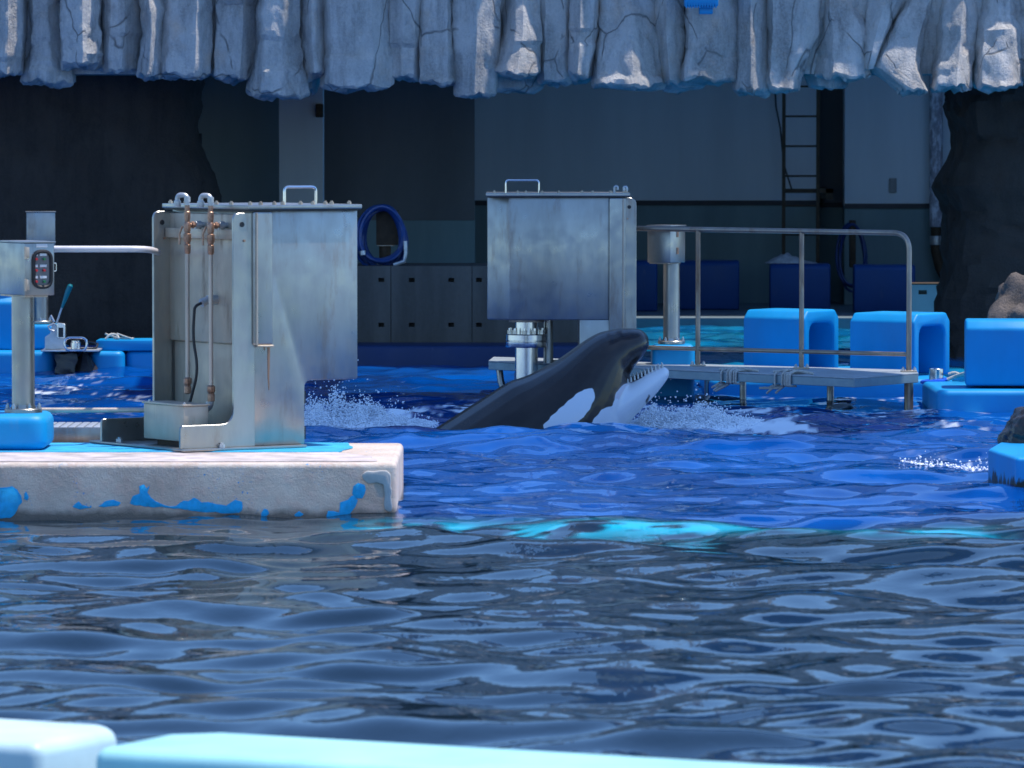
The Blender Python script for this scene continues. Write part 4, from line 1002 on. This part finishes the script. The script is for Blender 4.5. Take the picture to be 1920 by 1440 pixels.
# ------------------------------------------------------------------ foreground coping blocks (out of focus)
zf0 = .34
q0, q1 = gz(400, 1370, zf0), gz(1585, 1438, zf0)
dirv = (q1 - q0).normalized(); nrm = Vector((dirv.y, -dirv.x, 0))
def coping2(label, s0, s1, ch0, ch1, shift=0, mat=None):
    w = .62; o = q0 + nrm * shift
    pts = [o + dirv * (s0 + ch0), o + dirv * (s1 - ch1), o + dirv * s1 + nrm * ch1 * .9, o + dirv * s1 + nrm * w, o + dirv * s0 + nrm * w, o + dirv * s0 + nrm * ch0 * .9]
    clean = []
    for p in pts:
        if not clean or (p - clean[-1]).length > 1e-4: clean.append(p)
    obj('coping_block', MB().prism([Vector((p.x, p.y, -.35)) for p in clean], (0, 0, zf0 + .35), .05, 4, 30), mat or BLUE_PALE, None, label, 'block', 'pale blue coping blocks along the near edge')
sl = (gz(262, 1430, zf0) - q0).dot(dirv)
coping2('long pale blue coping block out of focus along the near edge', -.12, 4.2, .16, .0)
coping2('short pale blue coping block out of focus at the near left corner', -2.4, -.34, .0, .10, shift=-.03, mat=BLUE_BLEACHED)

# ------------------------------------------------------------------ killer whale
OY = 42.8
def build_orca():
    k = OY / F
    def loft(st, n=28):
        R = []
        for i, (px, py, rh, rw) in enumerate(st):
            c = at(px, py, OY); a = st[max(0, i - 1)]; b = st[min(len(st) - 1, i + 1)]
            t = Vector((b[0] - a[0], 0, -(b[1] - a[1]))).normalized(); nu = Vector((-t.z, 0, t.x))
            R.append([c + nu * rh * k * math.sin(2 * math.pi * j / n) + Vector((0, 1, 0)) * rw * k * math.cos(2 * math.pi * j / n) for j in range(n)])
        m = MB(); fs = []
        for i in range(len(R) - 1):
            for j in range(n): l = (j + 1) % n; fs.append((i * n + j, i * n + l, (i + 1) * n + l, (i + 1) * n + j))
        fs.append(tuple(range(n))); fs.append(tuple((len(R) - 1) * n + j for j in range(n)))
        return m.add([v for r in R for v in r], fs)
    def dense(st, q=5):
        a = np.array(st, float); t = np.arange(len(a)); tt = np.linspace(0, len(a) - 1, (len(a) - 1) * q + 1); out = []
        for x in tt:
            i = min(int(x), len(a) - 2); f = x - i; p0, p1, p2, p3 = a[max(i - 1, 0)], a[i], a[i + 1], a[min(i + 2, len(a) - 1)]
            out.append(tuple(.5 * (2 * p1 + (p2 - p0) * f + (2 * p0 - 5 * p1 + 4 * p2 - p3) * f * f + (3 * p1 - p0 - 3 * p2 + p3) * f ** 3)))
        return out
    head = [(560, 1120, 120, 120), (700, 1040, 142, 140), (800, 985, 146, 148), (898, 916, 140, 146), (985, 852, 133, 140), (1050, 800, 124, 132), (1096, 742, 94, 118), (1136, 679, 59, 92),
            (1163, 657, 44, 72), (1182, 648, 35, 58), (1199, 642, 27, 44), (1209, 640, 19, 32), (1216, 639, 9, 16)]
    jaw = [(1020, 850, 90, 100), (1085, 800, 78, 100), (1140, 770, 48, 84), (1165, 753, 39, 74), (1190, 737, 31, 62), (1215, 719, 25, 48), (1234, 706, 18, 34), (1246, 697, 12, 23), (1252, 692, 5, 10)]
    m = loft(dense(head)); j = loft(dense(jaw)); m.add(j.v, j.f)
    me = bpy.data.meshes.new('tmp'); me.from_pydata(m.v, [], m.f); to = bpy.data.objects.new('tmp', me); COL.objects.link(to)
    rm = to.modifiers.new('r', 'REMESH'); rm.mode = 'VOXEL'; rm.voxel_size = .0095
    sm = to.modifiers.new('s', 'SMOOTH'); sm.iterations = 12; sm.factor = .5
    dg = bpy.context.evaluated_depsgraph_get(); ev = to.evaluated_get(dg); me2 = bpy.data.meshes.new_from_object(ev)
    bpy.data.objects.remove(to)
    n = len(me2.vertices); co = np.zeros(n * 3, np.float32); me2.vertices.foreach_get('co', co); co = co.reshape(-1, 3)
    # side-view coordinates in photo pixels (the animal's own middle plane)
    px = 960 + co[:, 0] * F / OY; py = 250 + (CAM_H - co[:, 2]) * F / OY
    c_off = at(960, 720, OY); py = 720 + (c_off.z - co[:, 2]) / k
    def inside(poly, jit=0):
        nonlocal px, py
        P = np.array(poly, float); x = px + (0 if not jit else jit * np.sin(co[:, 2] * 61 + co[:, 0] * 40)); y = py
        r = np.zeros(n, bool); q = len(P)
        for i in range(q):
            x1, y1 = P[i]; x2, y2 = P[i - 1]
            cnd = ((y1 > y) != (y2 > y)) & (x < (x2 - x1) * (y - y1) / (y2 - y1 + 1e-9) + x1); r ^= cnd
        return r
    z2 = lambda L: [(800 + a * .2604, 580 + b * .2604) for a, b in L]
    eye = z2([(835, 812), (900, 740), (1000, 650), (1080, 583), (1130, 556), (1192, 545), (1208, 590), (1192, 650), (1150, 722), (1100, 772), (1040, 822), (980, 858), (900, 885), (850, 860)])
    chin = z2([(1130, 900), (1185, 785), (1250, 705), (1290, 684), (1338, 678), (1345, 620), (1378, 556), (1420, 528), (1500, 512), (1700, 395), (1790, 400), (1790, 520), (1700, 700), (1600, 800), (1400, 1000), (900, 1500), (700, 1500)])
    scr = z2([(1590, 590), (1603, 610), (1600, 660), (1585, 715), (1570, 712), (1578, 670), (1568, 655), (1586, 640)])
    px0, py0 = px.copy(), py.copy(); w = np.zeros(n)
    for ox, oy in [(i_, j_) for i_ in (-2.4, -.8, .8, 2.4) for j_ in (-2.4, -.8, .8, 2.4)]:
        px = px0 + ox; py = py0 + oy
        w += ((inside(eye, 1.0) | inside(chin, 1.0)) & ~inside(scr, 1.0)) / 16.0
    px, py = px0, py0
    lm = co[:, 1] - OY
    a = me2.attributes.new('white', 'FLOAT', 'POINT'); a.data.foreach_set('value', w.astype(np.float32))
    pink = inside([(1146, 742), (1162, 716), (1200, 700), (1245, 678), (1252, 684), (1205, 706), (1172, 722), (1160, 745)]) & (np.abs(lm) < .9)
    a = me2.attributes.new('mouth', 'FLOAT', 'POINT'); a.data.foreach_set('value', (pink * w).astype(np.float32) * .5)
    t = NT('killer_whale_skin')
    def attr(nm): x = t.n('Attribute'); x.attribute_name = nm; return x.outputs['Fac']
    blk = t.mix(t.ramp(t.noise(4, 4), .35, .65), (.022, .015, .012), (.036, .025, .020))
    c = t.mix(t.ramp(attr('white'), .38, .62), blk, (.74, .76, .78)); c = t.mix(attr('mouth'), c, (.55, .42, .46))
    # skin creases along the back
    t.b.inputs['Specular IOR Level'].default_value = .30; t.out(c, .27, 0., t.bump(t.noise(16, 3), .06, .01)); t.b.inputs['Coat Weight'].default_value = .25; t.b.inputs['Coat Roughness'].default_value = .05
    me2.materials.clear(); me2.materials.append(t.m); me2.polygons.foreach_set('use_smooth', [True] * len(me2.polygons))
    root = thing('killer_whale', (ORCA.x, OY, 0), 'black and white killer whale raising its head with open mouth', 'whale')
    for v in me2.vertices: v.co -= Vector(root.location)
    o = bpy.data.objects.new('body', me2); COL.objects.link(o); o.parent = root
    tm = MB()
    for s in (-1, 1):
        for i in range(11):
            f = i / 10; p = at(1176 + 66 * f, 712.5 - 27.5 * f, OY); hw_ = (58 - 44 * f ** 1.3) * k * .80
            p.y += s * hw_; p.z += .002
            tm.tube([p - Vector((0, 0, .02)), p + Vector((-.002, 0, .012)), p + Vector((-.007, -s * .004, .022))], [.008, .007, .0015], 6)
    obj('teeth', tm, simple('ivory_teeth', (.72, .70, .62), .35), root, kind='stuff')
    tg = MB(); tg.bm((lambda b: (bmesh.ops.create_uvsphere(b, u_segments=20, v_segments=12, radius=1), [setattr(v, 'co', at(1196, 712, OY) + Vector((v.co.x * .13 + v.co.z * .0, v.co.y * .13, v.co.z * .028 + v.co.x * .062))) for v in b.verts], b)[-1])(bmesh.new()))
    obj('tongue', tg, simple('pink_tongue', (.30, .16, .17), .3), root)
    em = MB(); e = at(1128, 742, OY)
    obj('eye', MB().bm((lambda b: (bmesh.ops.create_uvsphere(b, u_segments=12, v_segments=8, radius=.018), [setattr(v, 'co', v.co + at(1129, 744, OY) + Vector((0, -.43, 0))) for v in b.verts], b)[-1])(bmesh.new())), BLACK_RUBBER, root)
build_orca()

# ------------------------------------------------------------------ splashes
ICO = None
def ico(sub):
    b = bmesh.new(); bmesh.ops.create_icosphere(b, subdivisions=sub, radius=1); b.verts.index_update()
    r = (np.array([v.co for v in b.verts]), np.array([[v.index for v in f.verts] for f in b.faces])); b.free(); return r
I1 = ico(1)
def blobs(name, C, Rr, label, mat=FOAM, cat=None):
    V, Fc = I1; n = len(C); C = np.array(C); Rr = np.array(Rr)[:, None, None]
    sq = np.random.uniform(.7, 1.3, (n, 1, 3))
    v = (V[None] * Rr * sq + C[:, None, :]).reshape(-1, 3); f = (Fc[None] + (np.arange(n) * len(V))[:, None, None]).reshape(-1, 3)
    me = bpy.data.meshes.new(name); me.from_pydata(v.tolist(), [], f.tolist()); me.polygons.foreach_set('use_smooth', [True] * len(me.polygons)); me.materials.append(mat)
    o = bpy.data.objects.new(name, me); COL.objects.link(o); tag(o, label, None, None, 'stuff'); return o
def splash(name, label, prof, Y, dy, n, spray, seed, rmin=.004, rmax=.018, base=805, lift=1.):
    """prof: (px, height in photo px) crest profile of the thrown-up foam above the base line"""
    r = np.random.RandomState(seed); P = np.array(prof, float)
    px = r.uniform(P[0, 0], P[-1, 0], n); q = r.uniform(-1, 1, n); h = np.interp(px, P[:, 0], P[:, 1])
    lump = np.array([.74 + .85 * noise.fractal(Vector((a * .024, b * 1.6, seed)), .8, 2, 5) for a, b in zip(px, q)])
    hh = np.maximum(0, h * lump * (1 - q * q)) * Y / F; t = r.uniform(0, 1, n) ** .55
    x = (px - 960) * Y / F; y = Y + q * dy; z = wh(x, y) - .01 + hh * t; R1 = r.uniform(rmin, rmax, n) * (1.15 - .8 * t)
    p2 = r.uniform(P[0, 0], P[-1, 0], spray); h2 = np.interp(p2, P[:, 0], P[:, 1]); x2 = (p2 - 960) * Y / F; y2 = Y + r.uniform(-.3, .3, spray)
    z2 = wh(x2, y2) + h2 * Y / F * (.85 + np.abs(r.normal(0, .42, spray))); R2 = r.uniform(.003, .009, spray)
    C = np.stack([np.concatenate([x, x2]), np.concatenate([y, y2]), np.concatenate([z, z2])], -1); R = np.concatenate([R1, R2])
    return blobs(name, C, R, label)
splash('splash_foam', 'white splash thrown up behind the near cabinet', [(560, 30), (590, 76), (640, 64), (690, 44), (750, 28), (790, 12), (822, 2)], 43.4, .55, 15000, 190, 2)
splash('splash_foam', 'white foam churning in front of the whale\'s lower jaw', [(1060, 2), (1090, 22), (1120, 12), (1180, 26), (1235, 42), (1290, 44), (1340, 34), (1390, 16), (1430, 3)], 43.0, .55, 15000, 160, 6)
SPARK = simple('clear_splash_droplets', (.75, .80, .88), .08, 0, .05, 10, 0)
splash('splash_droplets', 'sparkling splash beside the wet rock at the right edge', [(1685, 3), (1730, 14), (1770, 22), (1800, 8), (1840, 24), (1862, 38), (1884, 26), (1900, 10)], 37.7, .18, 520, 60, 8, .006, .02)
splash('splash_droplets', 'small bubbling splash under the swing platform edge', [(1325, 3), (1336, 16), (1350, 2)], 48.6, .08, 60, 8, 9, .008, .022)
